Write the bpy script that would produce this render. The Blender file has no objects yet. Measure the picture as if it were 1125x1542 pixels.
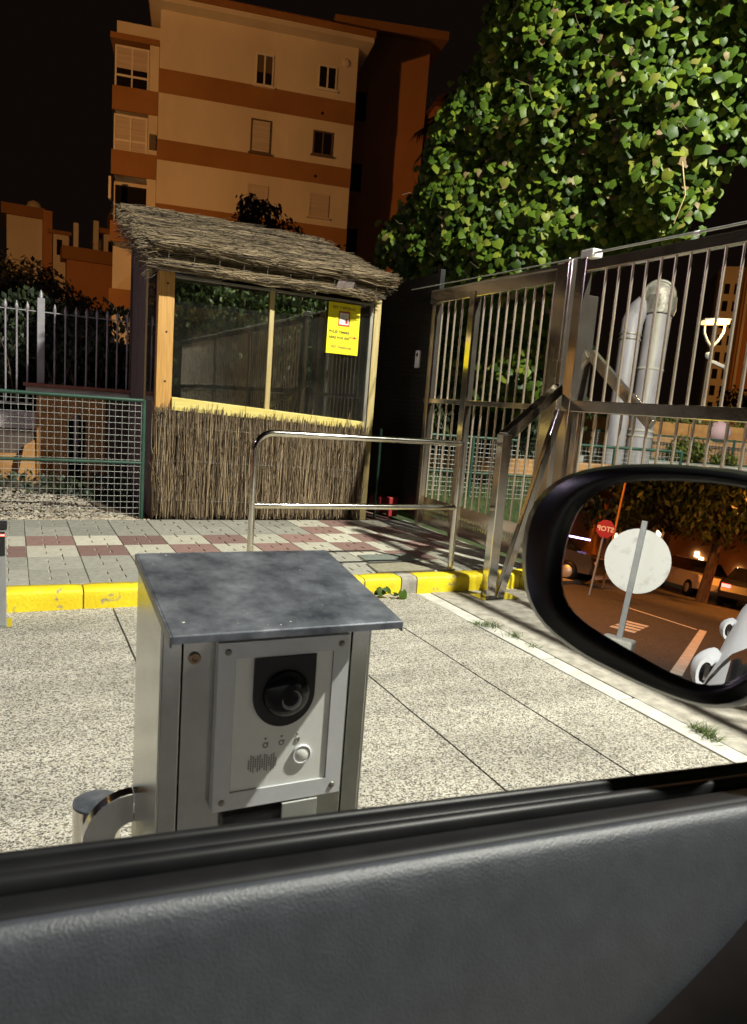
import bpy, math, random
from mathutils import Vector, Matrix, noise as mnoise
random.seed(7)
R = math.radians
C = bpy.context.scene.collection
scn = bpy.context.scene

# ------------------------------------------------------------------ camera, sky, light, exposure
cam_d = bpy.data.cameras.new("camera")
cam = bpy.data.objects.new("camera", cam_d); C.objects.link(cam); scn.camera = cam
yaw, pitch, roll = 0.46197, 0.162375, 0.078109
F = Vector((math.sin(yaw), math.cos(yaw), 0)); Rt = Vector((math.cos(yaw), -math.sin(yaw), 0)); U = Vector((0, 0, 1))
f2 = math.cos(pitch) * F - math.sin(pitch) * U; u2 = math.cos(pitch) * U + math.sin(pitch) * F
r3 = math.cos(roll) * Rt + math.sin(roll) * u2; u3 = -math.sin(roll) * Rt + math.cos(roll) * u2
cam.matrix_world = Matrix(((r3.x, u3.x, -f2.x, 0), (r3.y, u3.y, -f2.y, 0), (r3.z, u3.z, -f2.z, 1.43), (0, 0, 0, 1)))
cam_d.sensor_fit = 'HORIZONTAL'; cam_d.sensor_width = 36; cam_d.lens = 36 * 1111.9 / 1125
cam_d.shift_y = 21 / 1125
cam_d.clip_start = 0.02; cam_d.clip_end = 500
cam_d.dof.use_dof = True; cam_d.dof.focus_distance = 2.4; cam_d.dof.aperture_fstop = 21

w = bpy.data.worlds.new("World"); scn.world = w; w.use_nodes = True
bg = w.node_tree.nodes["Background"]; bg.inputs[0].default_value = (1.0, 0.62, 0.45, 1); bg.inputs[1].default_value = 0.0035

def lamp(name, loc, power, col, radius, parent=None, aim=None):
    d = bpy.data.lights.new(name, 'SPOT' if aim else 'POINT'); d.energy = power; d.color = col; d.shadow_soft_size = radius
    o = bpy.data.objects.new(name, d); C.objects.link(o); o.location = loc
    if aim:
        d.spot_size = R(156 if radius < .15 else 84 if loc[1] == 19 else 128); d.spot_blend = .3
        o.rotation_euler = (Vector(aim) - Vector(loc)).to_track_quat('-Z', 'Y').to_euler()
    if parent:
        o.parent = parent; o.location = Vector(loc) - parent.location
    return o

scn.view_settings.view_transform = 'Standard'; scn.view_settings.look = 'None'
scn.view_settings.exposure = 0.25; scn.view_settings.gamma = 1; scn.view_settings.use_curve_mapping = False
scn.cycles.max_bounces = 8; scn.cycles.transparent_max_bounces = 16
scn.cycles.use_denoising = True; scn.cycles.sample_clamp_indirect = 8

FLOOD = Vector((5.7, -.5, 8.7)); FLOOD_W = 8000; FLOOD_C = (1, .99, .87)
SODIUM = (1, .40, .085)
# lamps that the place has; each is hung in its own lamp-post object further down
LAMPS = {
    'flood': (FLOOD, FLOOD_W, FLOOD_C, .11),
    'side': (Vector((-4.6, 5.9, 4.6)), 170, (.82, .66, 1), .1),
    'building': (Vector((-8, 19, 9)), 7200, (1,.42,.105), .2),
    'street_near': (Vector((-15, 6.4, 7.6)), 4200, (1,.31,.04), .2),
    'street_far': (Vector((-27, -3.2, 7.8)), 5200, (1,.31,.04), .2),
    'lantern': (Vector((15.36, 13.1, 3.98)), 70, (1, .72, .38), .12),
    'tower': (Vector((46, 30, 9)), 1500, SODIUM, .2),
}

# ------------------------------------------------------------------ helpers
class MB:
    def __init__(s): s.v = []; s.f = []; s.sm = []
    def add(s, vs, fs, smooth=False):
        b = len(s.v); s.v += [Vector(v) for v in vs]
        for f in fs: s.f.append([b + i for i in f]); s.sm.append(smooth)
        return s
    def box(s, x0, x1, y0, y1, z0, z1):
        return s.hexa([(x0,y0,z0),(x1,y0,z0),(x1,y1,z0),(x0,y1,z0),(x0,y0,z1),(x1,y0,z1),(x1,y1,z1),(x0,y1,z1)])
    def hexa(s, p):
        return s.add(p, [(3,2,1,0),(4,5,6,7),(0,1,5,4),(1,2,6,5),(2,3,7,6),(3,0,4,7)])
    def obox(s, c, ax, ay, az):
        c, ax, ay, az = map(Vector, (c, ax, ay, az))
        return s.hexa([c-ax-ay-az, c+ax-ay-az, c+ax+ay-az, c-ax+ay-az, c-ax-ay+az, c+ax-ay+az, c+ax+ay+az, c-ax+ay+az])
    def bar(s, p0, p1, wx, wz=None, up=(0,0,1)):
        p0, p1 = Vector(p0), Vector(p1); d = (p1 - p0); L = d.length; d.normalize(); up = Vector(up)
        if abs(d.dot(up)) > .98: up = Vector((0, 1, 0))
        a = d.cross(up).normalized(); b = a.cross(d)
        wz = wz or wx
        return s.obox((p0 + p1) / 2, a * wx / 2, d * L / 2, b * wz / 2)
    def tube(s, pts, r, n=8, cap=True, smooth=True):
        pts = [Vector(p) for p in pts]; m = len(pts)
        rs = r if isinstance(r, (list, tuple)) else [r] * m
        vs = []; fs = []
        t0 = (pts[1] - pts[0]).normalized(); a = t0.orthogonal().normalized()
        for i, p in enumerate(pts):
            t = (pts[min(i+1, m-1)] - pts[max(i-1, 0)]).normalized()
            a = (a - t * a.dot(t)); a = a.normalized() if a.length > 1e-6 else t.orthogonal().normalized()
            b = t.cross(a)
            for k in range(n):
                an = 2 * math.pi * k / n
                vs.append(p + rs[i] * (math.cos(an) * a + math.sin(an) * b))
        for i in range(m - 1):
            for k in range(n):
                k2 = (k + 1) % n
                fs.append((i*n+k, i*n+k2, (i+1)*n+k2, (i+1)*n+k))
        s.add(vs, fs, smooth)
        if cap:
            s.add(vs[:n], [tuple(reversed(range(n)))]); s.add(vs[-n:], [tuple(range(n))])
        return s
    def lathe(s, c, prof, n=20, axis=(0,0,1), smooth=True):
        c = Vector(c); ax = Vector(axis).normalized(); a = ax.orthogonal().normalized(); b = ax.cross(a)
        vs = []; fs = []; m = len(prof)
        for (r, h) in prof:
            for k in range(n):
                an = 2*math.pi*k/n
                vs.append(c + ax*h + r*(math.cos(an)*a + math.sin(an)*b))
        for i in range(m-1):
            for k in range(n):
                k2 = (k+1) % n; fs.append((i*n+k, i*n+k2, (i+1)*n+k2, (i+1)*n+k))
        return s.add(vs, fs, smooth)
    def loft(s, rings, cap0=False, cap1=False, smooth=True):
        n = len(rings[0]); vs = [p for r_ in rings for p in r_]; fs = []
        for i in range(len(rings)-1):
            for k in range(n):
                k2 = (k+1) % n; fs.append((i*n+k, i*n+k2, (i+1)*n+k2, (i+1)*n+k))
        s.add(vs, fs, smooth)
        if cap0: s.add(rings[0], [tuple(reversed(range(n)))])
        if cap1: s.add(rings[-1], [tuple(range(n))])
        return s
    def sheet(s, grid, smooth=True):
        m, n = len(grid), len(grid[0]); vs = [p for r_ in grid for p in r_]; fs = []
        for i in range(m-1):
            for j in range(n-1): fs.append((i*n+j, i*n+j+1, (i+1)*n+j+1, (i+1)*n+j))
        return s.add(vs, fs, smooth)
    def mesh(s, name, mat, off=(0,0,0)):
        off = Vector(off)
        me = bpy.data.meshes.new(name); me.from_pydata([tuple(v - off) for v in s.v], [], s.f); me.update()
        me.polygons.foreach_set('use_smooth', s.sm)
        if mat: me.materials.append(mat)
        return me
    def build(s, name, mat, parent=None, bevel=0, kind=None):
        wo = world_of(parent)
        me = s.mesh(name, mat, wo)
        o = bpy.data.objects.new(name, me); C.objects.link(o)
        if parent: o.parent = parent
        if kind: o['kind'] = kind
        if bevel:
            m = o.modifiers.new('bevel', 'BEVEL'); m.width = bevel; m.segments = 2; m.limit_method = 'ANGLE'; m.angle_limit = R(40)
        return o

def world_of(o):
    p = Vector((0, 0, 0))
    while o: p = p + o.location; o = o.parent
    return p
def tag(o, label, cat, group=None):
    o['label'] = label; o['category'] = cat
    if group: o['group'] = group
    return o
def thing(name, label, cat, loc=(0,0,0), group=None):
    o = bpy.data.objects.new(name, None); C.objects.link(o); o.location = loc; o.empty_display_size = .1
    return tag(o, label, cat, group)
def link_mesh(name, me, parent, world, kind=None):
    o = bpy.data.objects.new(name, me); C.objects.link(o); o.parent = parent
    o.location = Vector(world) - world_of(parent)
    if kind: o['kind'] = kind
    return o
def struct(mb, name, mat, bevel=0):
    o = mb.build(name, mat, None, bevel); o['kind'] = 'structure'; return o
def copy_tree(o, parent=None):
    c = o.copy(); C.objects.link(c)
    if parent: c.parent = parent
    for ch in list(o.children): copy_tree(ch, c)
    return c
def text_mb(s, size, origin, ax, ay, mat, parent, name='lettering', depth=.0006, align='LEFT', bold=.032):
    cu = bpy.data.curves.new('text', 'FONT'); cu.body = s; cu.size = size; cu.extrude = 0; cu.align_x = align; cu.resolution_u = 2; cu.offset = size*bold
    o = bpy.data.objects.new('text', cu); C.objects.link(o)
    me0 = bpy.data.meshes.new_from_object(o.evaluated_get(bpy.context.evaluated_depsgraph_get()))
    bpy.data.objects.remove(o); ax, ay, origin = Vector(ax), Vector(ay), Vector(origin)
    mb = MB(); mb.add([origin + ax*v.co.x + ay*v.co.y for v in me0.vertices], [tuple(p.vertices) for p in me0.polygons])
    bpy.data.meshes.remove(me0); bpy.data.curves.remove(cu)
    return mb.build(name, mat, parent)

# ------------------------------------------------------------------ materials
def mat(name, c1, c2=None, rough=.6, metal=0, scale=8, detail=6, nrough=.5, bump=0, bscale=None, stretch=(1,1,1), rvar=0, ramp=(.35,.65), spec=.5, emit=0, coords='Object', dist=.01, coat=0):
    m = bpy.data.materials.new(name); m.use_nodes = True; nt = m.node_tree; N = nt.nodes; L = nt.links
    p = N['Principled BSDF']; c2 = c2 or c1
    p.inputs['Metallic'].default_value = metal; p.inputs['Roughness'].default_value = rough
    p.inputs['Specular IOR Level'].default_value = spec
    if coat: p.inputs['Coat Weight'].default_value = coat; p.inputs['Coat Roughness'].default_value = .06
    tc = N.new('ShaderNodeTexCoord'); mp = N.new('ShaderNodeMapping'); mp.inputs['Scale'].default_value = stretch
    L.new(tc.outputs[coords], mp.inputs[0])
    nz = N.new('ShaderNodeTexNoise'); nz.inputs['Scale'].default_value = scale; nz.inputs['Detail'].default_value = detail; nz.inputs['Roughness'].default_value = nrough
    L.new(mp.outputs[0], nz.inputs['Vector'])
    rp = N.new('ShaderNodeValToRGB'); e = rp.color_ramp.elements
    e[0].position, e[1].position = ramp; e[0].color = (*c1, 1); e[1].color = (*c2, 1)
    L.new(nz.outputs['Fac'], rp.inputs[0]); L.new(rp.outputs[0], p.inputs['Base Color'])
    if rvar:
        mr = N.new('ShaderNodeMapRange'); mr.inputs['To Min'].default_value = max(.02, rough-rvar); mr.inputs['To Max'].default_value = min(1, rough+rvar)
        L.new(nz.outputs['Fac'], mr.inputs[0]); L.new(mr.outputs[0], p.inputs['Roughness'])
    if bump:
        n2 = N.new('ShaderNodeTexNoise'); n2.inputs['Scale'].default_value = bscale or scale*4; n2.inputs['Detail'].default_value = 4
        L.new(mp.outputs[0], n2.inputs['Vector'])
        b = N.new('ShaderNodeBump'); b.inputs['Strength'].default_value = bump; b.inputs['Distance'].default_value = dist
        L.new(n2.outputs['Fac'], b.inputs['Height']); L.new(b.outputs[0], p.inputs['Normal'])
    if emit:
        p.inputs['Emission Color'].default_value = (*c1, 1); p.inputs['Emission Strength'].default_value = emit
    return m
def rnd_tint(m, amt=.25):
    """vary value per object"""
    nt = m.node_tree; p = nt.nodes['Principled BSDF']; L = nt.links
    src = p.inputs['Base Color'].links[0].from_socket
    oi = nt.nodes.new('ShaderNodeObjectInfo'); hs = nt.nodes.new('ShaderNodeHueSaturation'); mr = nt.nodes.new('ShaderNodeMapRange')
    mr.inputs['To Min'].default_value = 1-amt; mr.inputs['To Max'].default_value = 1+amt
    L.new(oi.outputs['Random'], mr.inputs[0]); L.new(mr.outputs[0], hs.inputs['Value']); L.new(src, hs.inputs['Color']); L.new(hs.outputs[0], p.inputs['Base Color'])
    return m
def aggregate(name, lo, hi, scale, blotch=.18):
    m = bpy.data.materials.new(name); m.use_nodes = True; nt = m.node_tree; N = nt.nodes; L = nt.links; p = N['Principled BSDF']
    p.inputs['Roughness'].default_value = .8
    tc = N.new('ShaderNodeTexCoord'); vo = N.new('ShaderNodeTexVoronoi'); vo.inputs['Scale'].default_value = scale
    nz0 = N.new('ShaderNodeTexNoise'); nz0.inputs['Scale'].default_value = scale*.7; nz0.inputs['Detail'].default_value = 3
    L.new(tc.outputs['Object'], nz0.inputs['Vector'])
    mx0 = N.new('ShaderNodeMix'); mx0.data_type = 'VECTOR'; mx0.inputs['Factor'].default_value = .012
    L.new(tc.outputs['Object'], mx0.inputs['A']); L.new(nz0.outputs['Color'], mx0.inputs['B']); L.new(mx0.outputs['Result'], vo.inputs['Vector'])
    sep = N.new('ShaderNodeSeparateColor'); L.new(vo.outputs['Color'], sep.inputs[0])
    rp = N.new('ShaderNodeValToRGB'); el = rp.color_ramp.elements
    el[0].position = .0; el[0].color = (*lo, 1); el[1].position = 1; el[1].color = (*hi, 1)
    mid = [(a+b)*.5*k for a, b, k in zip(lo, hi, (1.08, 1, .86))]
    e = el.new(.22); e.color = (*[x*1.05 for x in lo], 1); e = el.new(.42); e.color = (*mid, 1); e = el.new(.72); e.color = (*[h*.9 for h in hi], 1)
    L.new(sep.outputs[0], rp.inputs[0])
    nz = N.new('ShaderNodeTexNoise'); nz.inputs['Scale'].default_value = 1.7; nz.inputs['Detail'].default_value = 8; nz.inputs['Roughness'].default_value = .65
    mpg = N.new('ShaderNodeMapping'); mpg.inputs['Scale'].default_value = (.45,1.9,1); L.new(tc.outputs['Object'], mpg.inputs[0]); L.new(mpg.outputs[0], nz.inputs['Vector'])
    mr = N.new('ShaderNodeMapRange'); mr.inputs[1].default_value = .3; mr.inputs[2].default_value = .7; mr.inputs[3].default_value = 1-blotch; mr.inputs[4].default_value = 1+blotch*.4
    L.new(nz.outputs['Fac'], mr.inputs[0])
    hs = N.new('ShaderNodeHueSaturation'); L.new(rp.outputs[0], hs.inputs['Color']); L.new(mr.outputs[0], hs.inputs['Value']); L.new(hs.outputs[0], p.inputs['Base Color'])
    b = N.new('ShaderNodeBump'); b.inputs['Strength'].default_value = .7; b.inputs['Distance'].default_value = .004
    L.new(vo.outputs['Distance'], b.inputs['Height']); b.invert = True; L.new(b.outputs[0], p.inputs['Normal'])
    return m
def glass(name, tint=(.9,.93,.9), refl=1.0):
    m = bpy.data.materials.new(name); m.use_nodes = True; nt = m.node_tree; N = nt.nodes; L = nt.links
    N.remove(N['Principled BSDF']); out = N['Material Output']
    tr = N.new('ShaderNodeBsdfTransparent'); tr.inputs[0].default_value = (*tint, 1)
    gl = N.new('ShaderNodeBsdfGlossy'); gl.inputs['Roughness'].default_value = .0; gl.inputs[0].default_value = (1, 1, 1, 1)
    fr = N.new('ShaderNodeFresnel'); fr.inputs[0].default_value = 1.55
    nz = N.new('ShaderNodeTexNoise'); nz.inputs['Scale'].default_value = 3.0; tc = N.new('ShaderNodeTexCoord'); L.new(tc.outputs['Object'], nz.inputs['Vector'])
    bp = N.new('ShaderNodeBump'); bp.inputs['Strength'].default_value = .02; bp.inputs['Distance'].default_value = .02
    L.new(nz.outputs['Fac'], bp.inputs['Height']); L.new(bp.outputs[0], gl.inputs['Normal'])
    mu = N.new('ShaderNodeMath'); mu.operation = 'MULTIPLY'; mu.inputs[1].default_value = refl; mu.use_clamp = True
    L.new(fr.outputs[0], mu.inputs[0])
    mx = N.new('ShaderNodeMixShader'); L.new(mu.outputs[0], mx.inputs[0]); L.new(tr.outputs[0], mx.inputs[1]); L.new(gl.outputs[0], mx.inputs[2])
    df = N.new('ShaderNodeBsdfDiffuse'); df.inputs[0].default_value = (.42,.42,.36,1); m2 = N.new('ShaderNodeMixShader')
    n2 = N.new('ShaderNodeTexNoise'); n2.inputs['Scale'].default_value = 2.2; n2.inputs['Detail'].default_value = 8; L.new(tc.outputs['Object'], n2.inputs['Vector'])
    r2 = N.new('ShaderNodeMapRange'); r2.inputs[1].default_value = .3; r2.inputs[2].default_value = .75; r2.inputs[3].default_value = .008; r2.inputs[4].default_value = .04; L.new(n2.outputs['Fac'], r2.inputs[0])
    L.new(r2.outputs[0], m2.inputs[0]); L.new(mx.outputs[0], m2.inputs[1]); L.new(df.outputs[0], m2.inputs[2]); L.new(m2.outputs[0], out.inputs[0])
    return m
def leafmat(name, stops, rough=.45, trans=.25):
    m = bpy.data.materials.new(name); m.use_nodes = True; nt = m.node_tree; N = nt.nodes; L = nt.links; p = N['Principled BSDF']
    p.inputs['Roughness'].default_value = rough
    g = N.new('ShaderNodeNewGeometry'); rp = N.new('ShaderNodeValToRGB'); el = rp.color_ramp.elements
    el[0].position = stops[0][0]; el[0].color = (*stops[0][1], 1); el[1].position = stops[-1][0]; el[1].color = (*stops[-1][1], 1)
    for t, c in stops[1:-1]: e = el.new(t); e.color = (*c, 1)
    oi = N.new('ShaderNodeObjectInfo'); ad = N.new('ShaderNodeMath'); ad.operation = 'ADD'; fr = N.new('ShaderNodeMath'); fr.operation = 'FRACT'
    L.new(g.outputs['Random Per Island'], ad.inputs[0]); L.new(oi.outputs['Random'], ad.inputs[1]); L.new(ad.outputs[0], fr.inputs[0])
    L.new(fr.outputs[0], rp.inputs[0])
    tcx = N.new('ShaderNodeTexCoord'); nz = N.new('ShaderNodeTexNoise'); nz.inputs['Scale'].default_value = 55; L.new(tcx.outputs['Object'], nz.inputs['Vector'])
    hs = N.new('ShaderNodeHueSaturation'); mr = N.new('ShaderNodeMapRange'); mr.inputs[3].default_value = .7; mr.inputs[4].default_value = 1.3
    L.new(nz.outputs['Fac'], mr.inputs[0]); L.new(mr.outputs[0], hs.inputs['Value']); L.new(rp.outputs[0], hs.inputs['Color'])
    L.new(hs.outputs[0], p.inputs['Base Color'])
    out = N['Material Output']; tl = N.new('ShaderNodeBsdfTranslucent'); mx = N.new('ShaderNodeMixShader'); mx.inputs[0].default_value = trans
    L.new(hs.outputs[0], tl.inputs[0]); L.new(p.outputs[0], mx.inputs[1]); L.new(tl.outputs[0], mx.inputs[2]); L.new(mx.outputs[0], out.inputs[0])
    return m
def strawmat(name, a, b, c, rough=.75):
    m = leafmat(name, [(0, a), (.45, b), (.8, c), (1, [x*1.25 for x in c])], rough, .08); return m

M = dict(
    apron=aggregate('exposed_aggregate', (.095,.088,.074), (.615,.59,.515), 185, .40),
    asphalt=aggregate('asphalt', (.03,.028,.026), (.10,.095,.09), 60),
    concrete=mat('pale_concrete', (.42,.41,.37), (.58,.56,.50), .85, scale=9, bump=.3, bscale=60),
    concrete2=mat('rough_concrete', (.26,.24,.20), (.42,.39,.33), .9, scale=14, bump=.5, bscale=90),
    yellow=None,
    grey_tile=mat('grey_paver', (.20,.195,.165), (.38,.37,.31), .8, scale=26, detail=10, nrough=.75, ramp=(.25,.75), bump=.35, bscale=70),
    white_tile=mat('cream_paver', (.38,.365,.29), (.62,.59,.48), .8, scale=26, detail=10, nrough=.75, ramp=(.25,.75), bump=.35, bscale=70),
    red_tile=mat('red_paver', (.19,.115,.095), (.27,.165,.14), .8, scale=26, detail=10, nrough=.75, ramp=(.25,.75), bump=.35, bscale=70),
    joint=mat('joint_mortar', (.34,.31,.23), (.50,.46,.35), .95, scale=30, bump=.4),
    steel=mat('polished_steel', (.60,.57,.52), (.70,.67,.62), .13, 1, scale=6, rvar=.06, bump=.02, bscale=40),
    gate_steel=mat('gate_steel', (.60,.52,.43), (.72,.65,.56), .15, .94, scale=5, rvar=.07, bump=.03, bscale=30),
    bar_steel=mat('bar_steel', (.70,.59,.46), (.78,.68,.54), .26, .72, scale=9),
    brushed=mat('brushed_steel', (.52,.53,.50), (.66,.67,.63), .17, 1, scale=14, nrough=.7, rvar=.09, bump=.02, bscale=90),
    hood=mat('weathered_sheet_steel', (.095,.108,.135), (.44,.47,.52), .40, .8, scale=19, detail=15, nrough=.68, rvar=.15, ramp=(.32,.80), bump=.05),
    anod=mat('silver_anodised', (.64,.65,.67), (.70,.71,.73), .42, .15, scale=30, nrough=.7, rvar=.08),
    face=mat('satin_steel_face', (.80,.81,.77), (.86,.87,.82), .45, .05, scale=16, nrough=.7, rvar=.06),
    black=mat('black_plastic', (.012,.012,.013), (.018,.018,.019), .32, scale=20),
    lensblk=mat('lens_dome', (.010,.010,.012), None, .08, scale=3, spec=.25),
    lensring=mat('lens_ring', (.22,.22,.23), None, .35, .2),
    trim_shade=mat('shade_black', (.004,.003,.003), (.007,.005,.005), .8, scale=30, spec=.05),  # near-black colour carries the shade in the door's lower corner
    dark=mat('dark_gap', (.01,.01,.01), None, .9),
    screw=mat('screw_steel', (.20,.185,.16), (.3,.28,.25), .45, .8),
    brass=mat('brass_ring', (.42,.30,.20), None, .35, 1),
    orange_wood=mat('varnished_pine', (.44,.22,.05), (.58,.32,.085), .55, scale=4, stretch=(14,14,.8), bump=.15),
    pale_wood=mat('pale_weathered_wood', (.40,.30,.115), (.52,.42,.19), .65, scale=4, stretch=(14,14,.8), bump=.2),
    sill_wood=mat('sill_wood', (.62,.50,.12), (.72,.60,.20), .6, scale=4, stretch=(1,14,14), bump=.15),
    dark_wood=mat('dark_wood', (.06,.04,.03), (.11,.075,.055), .7, scale=5, stretch=(12,12,1), bump=.2),
    grey_wood=mat('greyed_wood', (.11,.085,.075), (.19,.15,.135), .8, scale=5, stretch=(12,12,1), bump=.3),
    alu=mat('alu_frame', (.36,.34,.28), (.44,.42,.36), .4, .7),
    reed=strawmat('heather_reed', (.06,.042,.025), (.20,.142,.085), (.38,.285,.175)),
    thatch=strawmat('heather_thatch', (.045,.033,.020), (.15,.108,.062), (.31,.235,.135)),
    thatch_base=mat('thatch_underlayer', (.03,.022,.015), (.07,.053,.034), .95, scale=6, stretch=(1,14,14), bump=.6),
    white=mat('white_plastic', (.72,.72,.70), (.78,.78,.76), .45),
    poster=mat('poster_yellow', (.86,.74,.005), (.90,.79,.01), .5, scale=4),
    ink=mat('black_ink', (.03,.025,.015), None, .7), inkred=mat('red_ink', (.42,.035,.02), None, .6), inkwhite=mat('white_ink', (.82,.78,.76), None, .6), inkbrown=mat('brown_ink', (.30,.17,.03), None, .7), inkgreen=mat('green_ink', (.45,.60,.48), None, .6),
    green_paint=mat('green_painted_steel', (.018,.055,.036), (.03,.085,.055), .45),
    galv=mat('galvanised_wire', (.42,.43,.40), (.55,.56,.52), .45, .6),
    silver_paint=mat('silver_painted_iron', (.30,.285,.30), (.38,.36,.38), .45, .3),
    plaster=mat('rough_plaster', (.48,.43,.42), (.62,.57,.55), .9, scale=6, bump=.4),
    orange_stucco=mat('ochre_stucco', (.36,.17,.05), (.50,.26,.085), .9, scale=5, bump=.5, bscale=25),
    terracotta=mat('terracotta_coping', (.24,.09,.06), (.36,.15,.10), .75, scale=7, bump=.2),
    gravel=mat('gravel_stone', (.26,.21,.15), (.62,.55,.43), .85, scale=12),
    soil=mat('garden_soil', (.05,.035,.022), (.10,.07,.045), .95, scale=4, bump=.6, bscale=20),
    lawn_soil=mat('lawn_soil', (.03,.05,.015), (.06,.085,.025), .95, scale=4, bump=.6, bscale=20),
    black_steel=mat('black_coated_steel', (.012,.013,.012), (.02,.021,.02), .38, .2),
    cream_wall=mat('cream_render', (.54,.49,.40), (.68,.63,.53), .92, scale=.35, detail=9, nrough=.6, stretch=(1,1,.35), bump=.1, bscale=3),
    band_wall=mat('terracotta_band', (.25,.12,.04), (.30,.15,.052), .92, scale=.6, bump=.1, bscale=3),
    ochre_wall=mat('ochre_render', (.36,.17,.065), (.42,.20,.08), .92, scale=.6),
    roof_tile=mat('clay_roof_tile', (.20,.085,.05), (.30,.14,.08), .85, scale=2),
    win_frame=mat('white_window_frame', (.62,.60,.55), (.68,.66,.60), .5), win_dark=mat('dark_window_frame', (.10,.075,.05), None, .5),
    shutter=mat('roller_shutter', (.42,.37,.32), (.50,.44,.38), .7, scale=2, stretch=(.2,.2,14), ramp=(.45,.55)),
    night_glass=mat('night_window_glass', (.012,.010,.010), None, .06),
    lit_glass=mat('lit_window', (1,.80,.5), None, .5, emit=9),
    led=mat('led_panel', (1,.96,.86), None, .4, emit=60),
    sodium_glass=mat('sodium_glass', (1,.55,.16), None, .4, emit=40),
    bulb=mat('bulb_glass', (1,.82,.5), None, .4, emit=60),
    lantern_glow=mat('lantern_glow', (1,.66,.24), None, .4, emit=2.0),
    duct=mat('white_duct', (.28,.26,.27), (.42,.40,.41), .5, scale=2.5, detail=10, nrough=.7, stretch=(2,2,.5)),
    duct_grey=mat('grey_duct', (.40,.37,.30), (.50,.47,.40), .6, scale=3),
    foil=mat('crumpled_foil_lagging', (.26,.24,.19), (.48,.45,.38), .5, .5, scale=9, bump=.9, bscale=18),
    car_white=mat('white_car_paint', (.50,.51,.54), (.53,.54,.57), .5, scale=2, spec=.12),
    rubber=mat('black_rubber_seal', (.006,.006,.007), (.009,.009,.010), .40, scale=30, spec=.13),
    panel=mat('grained_grey_plastic', (.027,.030,.038), (.036,.040,.050), .50, scale=60, nrough=.7, rvar=.05, bump=.42, bscale=760, dist=.001),
    glossblack=mat('gloss_black', (.005,.005,.006), (.007,.007,.008), .30, scale=40, spec=.28),
    satinblack=mat('satin_black', (.005,.005,.006), (.008,.008,.009), .5, scale=30, spec=.12),
    sign_white=mat('white_sign_back', (.80,.80,.76), (.36,.37,.30), .5, scale=6, detail=9, nrough=.65, ramp=(.54,.82)),
    post_grey=mat('grey_galvanised_post', (.34,.35,.36), (.42,.43,.44), .45, .5, scale=8),
    stop_red=mat('stop_sign_red', (.36,.018,.02), None, .5), road_white=mat('road_marking', (.55,.53,.48), (.7,.68,.62), .8, scale=6),
    trunk=mat('tree_bark', (.09,.06,.04), (.17,.12,.08), .9, scale=5, stretch=(4,4,1), bump=.7),
    leaf_ivy=leafmat('ivy_leaf', [(0,(.020,.042,.006)),(.3,(.044,.086,.008)),(.62,(.076,.130,.011)),(.84,(.125,.178,.015)),(.94,(.21,.24,.028)),(.985,(.18,.13,.06)),(1,(.24,.17,.09))], .46, .25)
    )
M['leaf_ivy'].node_tree.nodes['Principled BSDF'].inputs['Specular IOR Level'].default_value = .22
M.update(dict(
    leaf_dark=leafmat('dark_foliage', [(0,(.012,.020,.008)),(.6,(.025,.042,.014)),(1,(.06,.08,.025))], .5, .2),
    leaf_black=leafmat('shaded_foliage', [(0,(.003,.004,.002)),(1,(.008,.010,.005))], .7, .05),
    leaf_mid=leafmat('garden_foliage', [(0,(.03,.055,.015)),(.6,(.06,.10,.025)),(1,(.13,.17,.04))], .45, .25),
    leaf_yel=leafmat('yellow_green_foliage', [(0,(.05,.08,.015)),(.6,(.13,.17,.03)),(1,(.26,.27,.06))], .45, .3),
    grass=leafmat('grass_blade', [(0,(.04,.08,.015)),(.7,(.10,.17,.03)),(1,(.24,.24,.08))], .6, .3),
    interior=mat('kiosk_interior', (.018,.015,.012), (.03,.025,.02), .8, scale=4),
    orange_box=mat('orange_label', (.55,.18,.05), (.75,.55,.40), .6, scale=30, ramp=(.45,.55)),
    redplastic=mat('red_plastic', (.35,.03,.03), None, .5), tail=mat('tail_light', (1,.05,.04), None, .3, emit=14),
    purple=mat('purple_neon', (.55,.40,1), None, .4, emit=8), awning=mat('awning_cloth', (.42,.30,.2), None, .8),
    carpaint_o=mat('pale_car_paint', (.62,.58,.52), None, .3, coat=1), carpaint_d=mat('dark_car_paint', (.03,.03,.035), None, .25, coat=1),
    pale_tube=mat('fluorescent_fitting', (.42,.43,.38), (.50,.51,.46), .5), green_cover=mat('grey_green_cover', (.14,.165,.14), (.20,.225,.19), .75, scale=20, bump=.4),
    tan_cover=mat('tan_cover', (.22,.205,.14), (.30,.28,.20), .8, scale=20, bump=.4),
    pink=mat('pink_bag', (.6,.4,.42), None, .7),
))
def yellow_paint():
    m = mat('worn_yellow_paint', (.80,.60,.012), (.88,.70,.02), .55, scale=5, bump=.35, bscale=45)
    nt = m.node_tree; N = nt.nodes; L = nt.links; p = N['Principled BSDF']; src = p.inputs['Base Color'].links[0].from_socket
    nz = N.new('ShaderNodeTexNoise'); nz.inputs['Scale'].default_value = 13; nz.inputs['Detail'].default_value = 9; nz.inputs['Roughness'].default_value = .7
    tc = N.new('ShaderNodeTexCoord'); L.new(tc.outputs['Object'], nz.inputs['Vector'])
    rp = N.new('ShaderNodeValToRGB'); rp.color_ramp.elements[0].position = .575; rp.color_ramp.elements[1].position = .655
    L.new(nz.outputs['Fac'], rp.inputs[0]); mx = N.new('ShaderNodeMix'); mx.data_type = 'RGBA'
    L.new(rp.outputs[0], mx.inputs['Factor']); L.new(src, mx.inputs['A']); mx.inputs['B'].default_value = (.34,.29,.16,1); L.new(mx.outputs['Result'], p.inputs['Base Color'])
    return m
M['yellow'] = yellow_paint()
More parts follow.
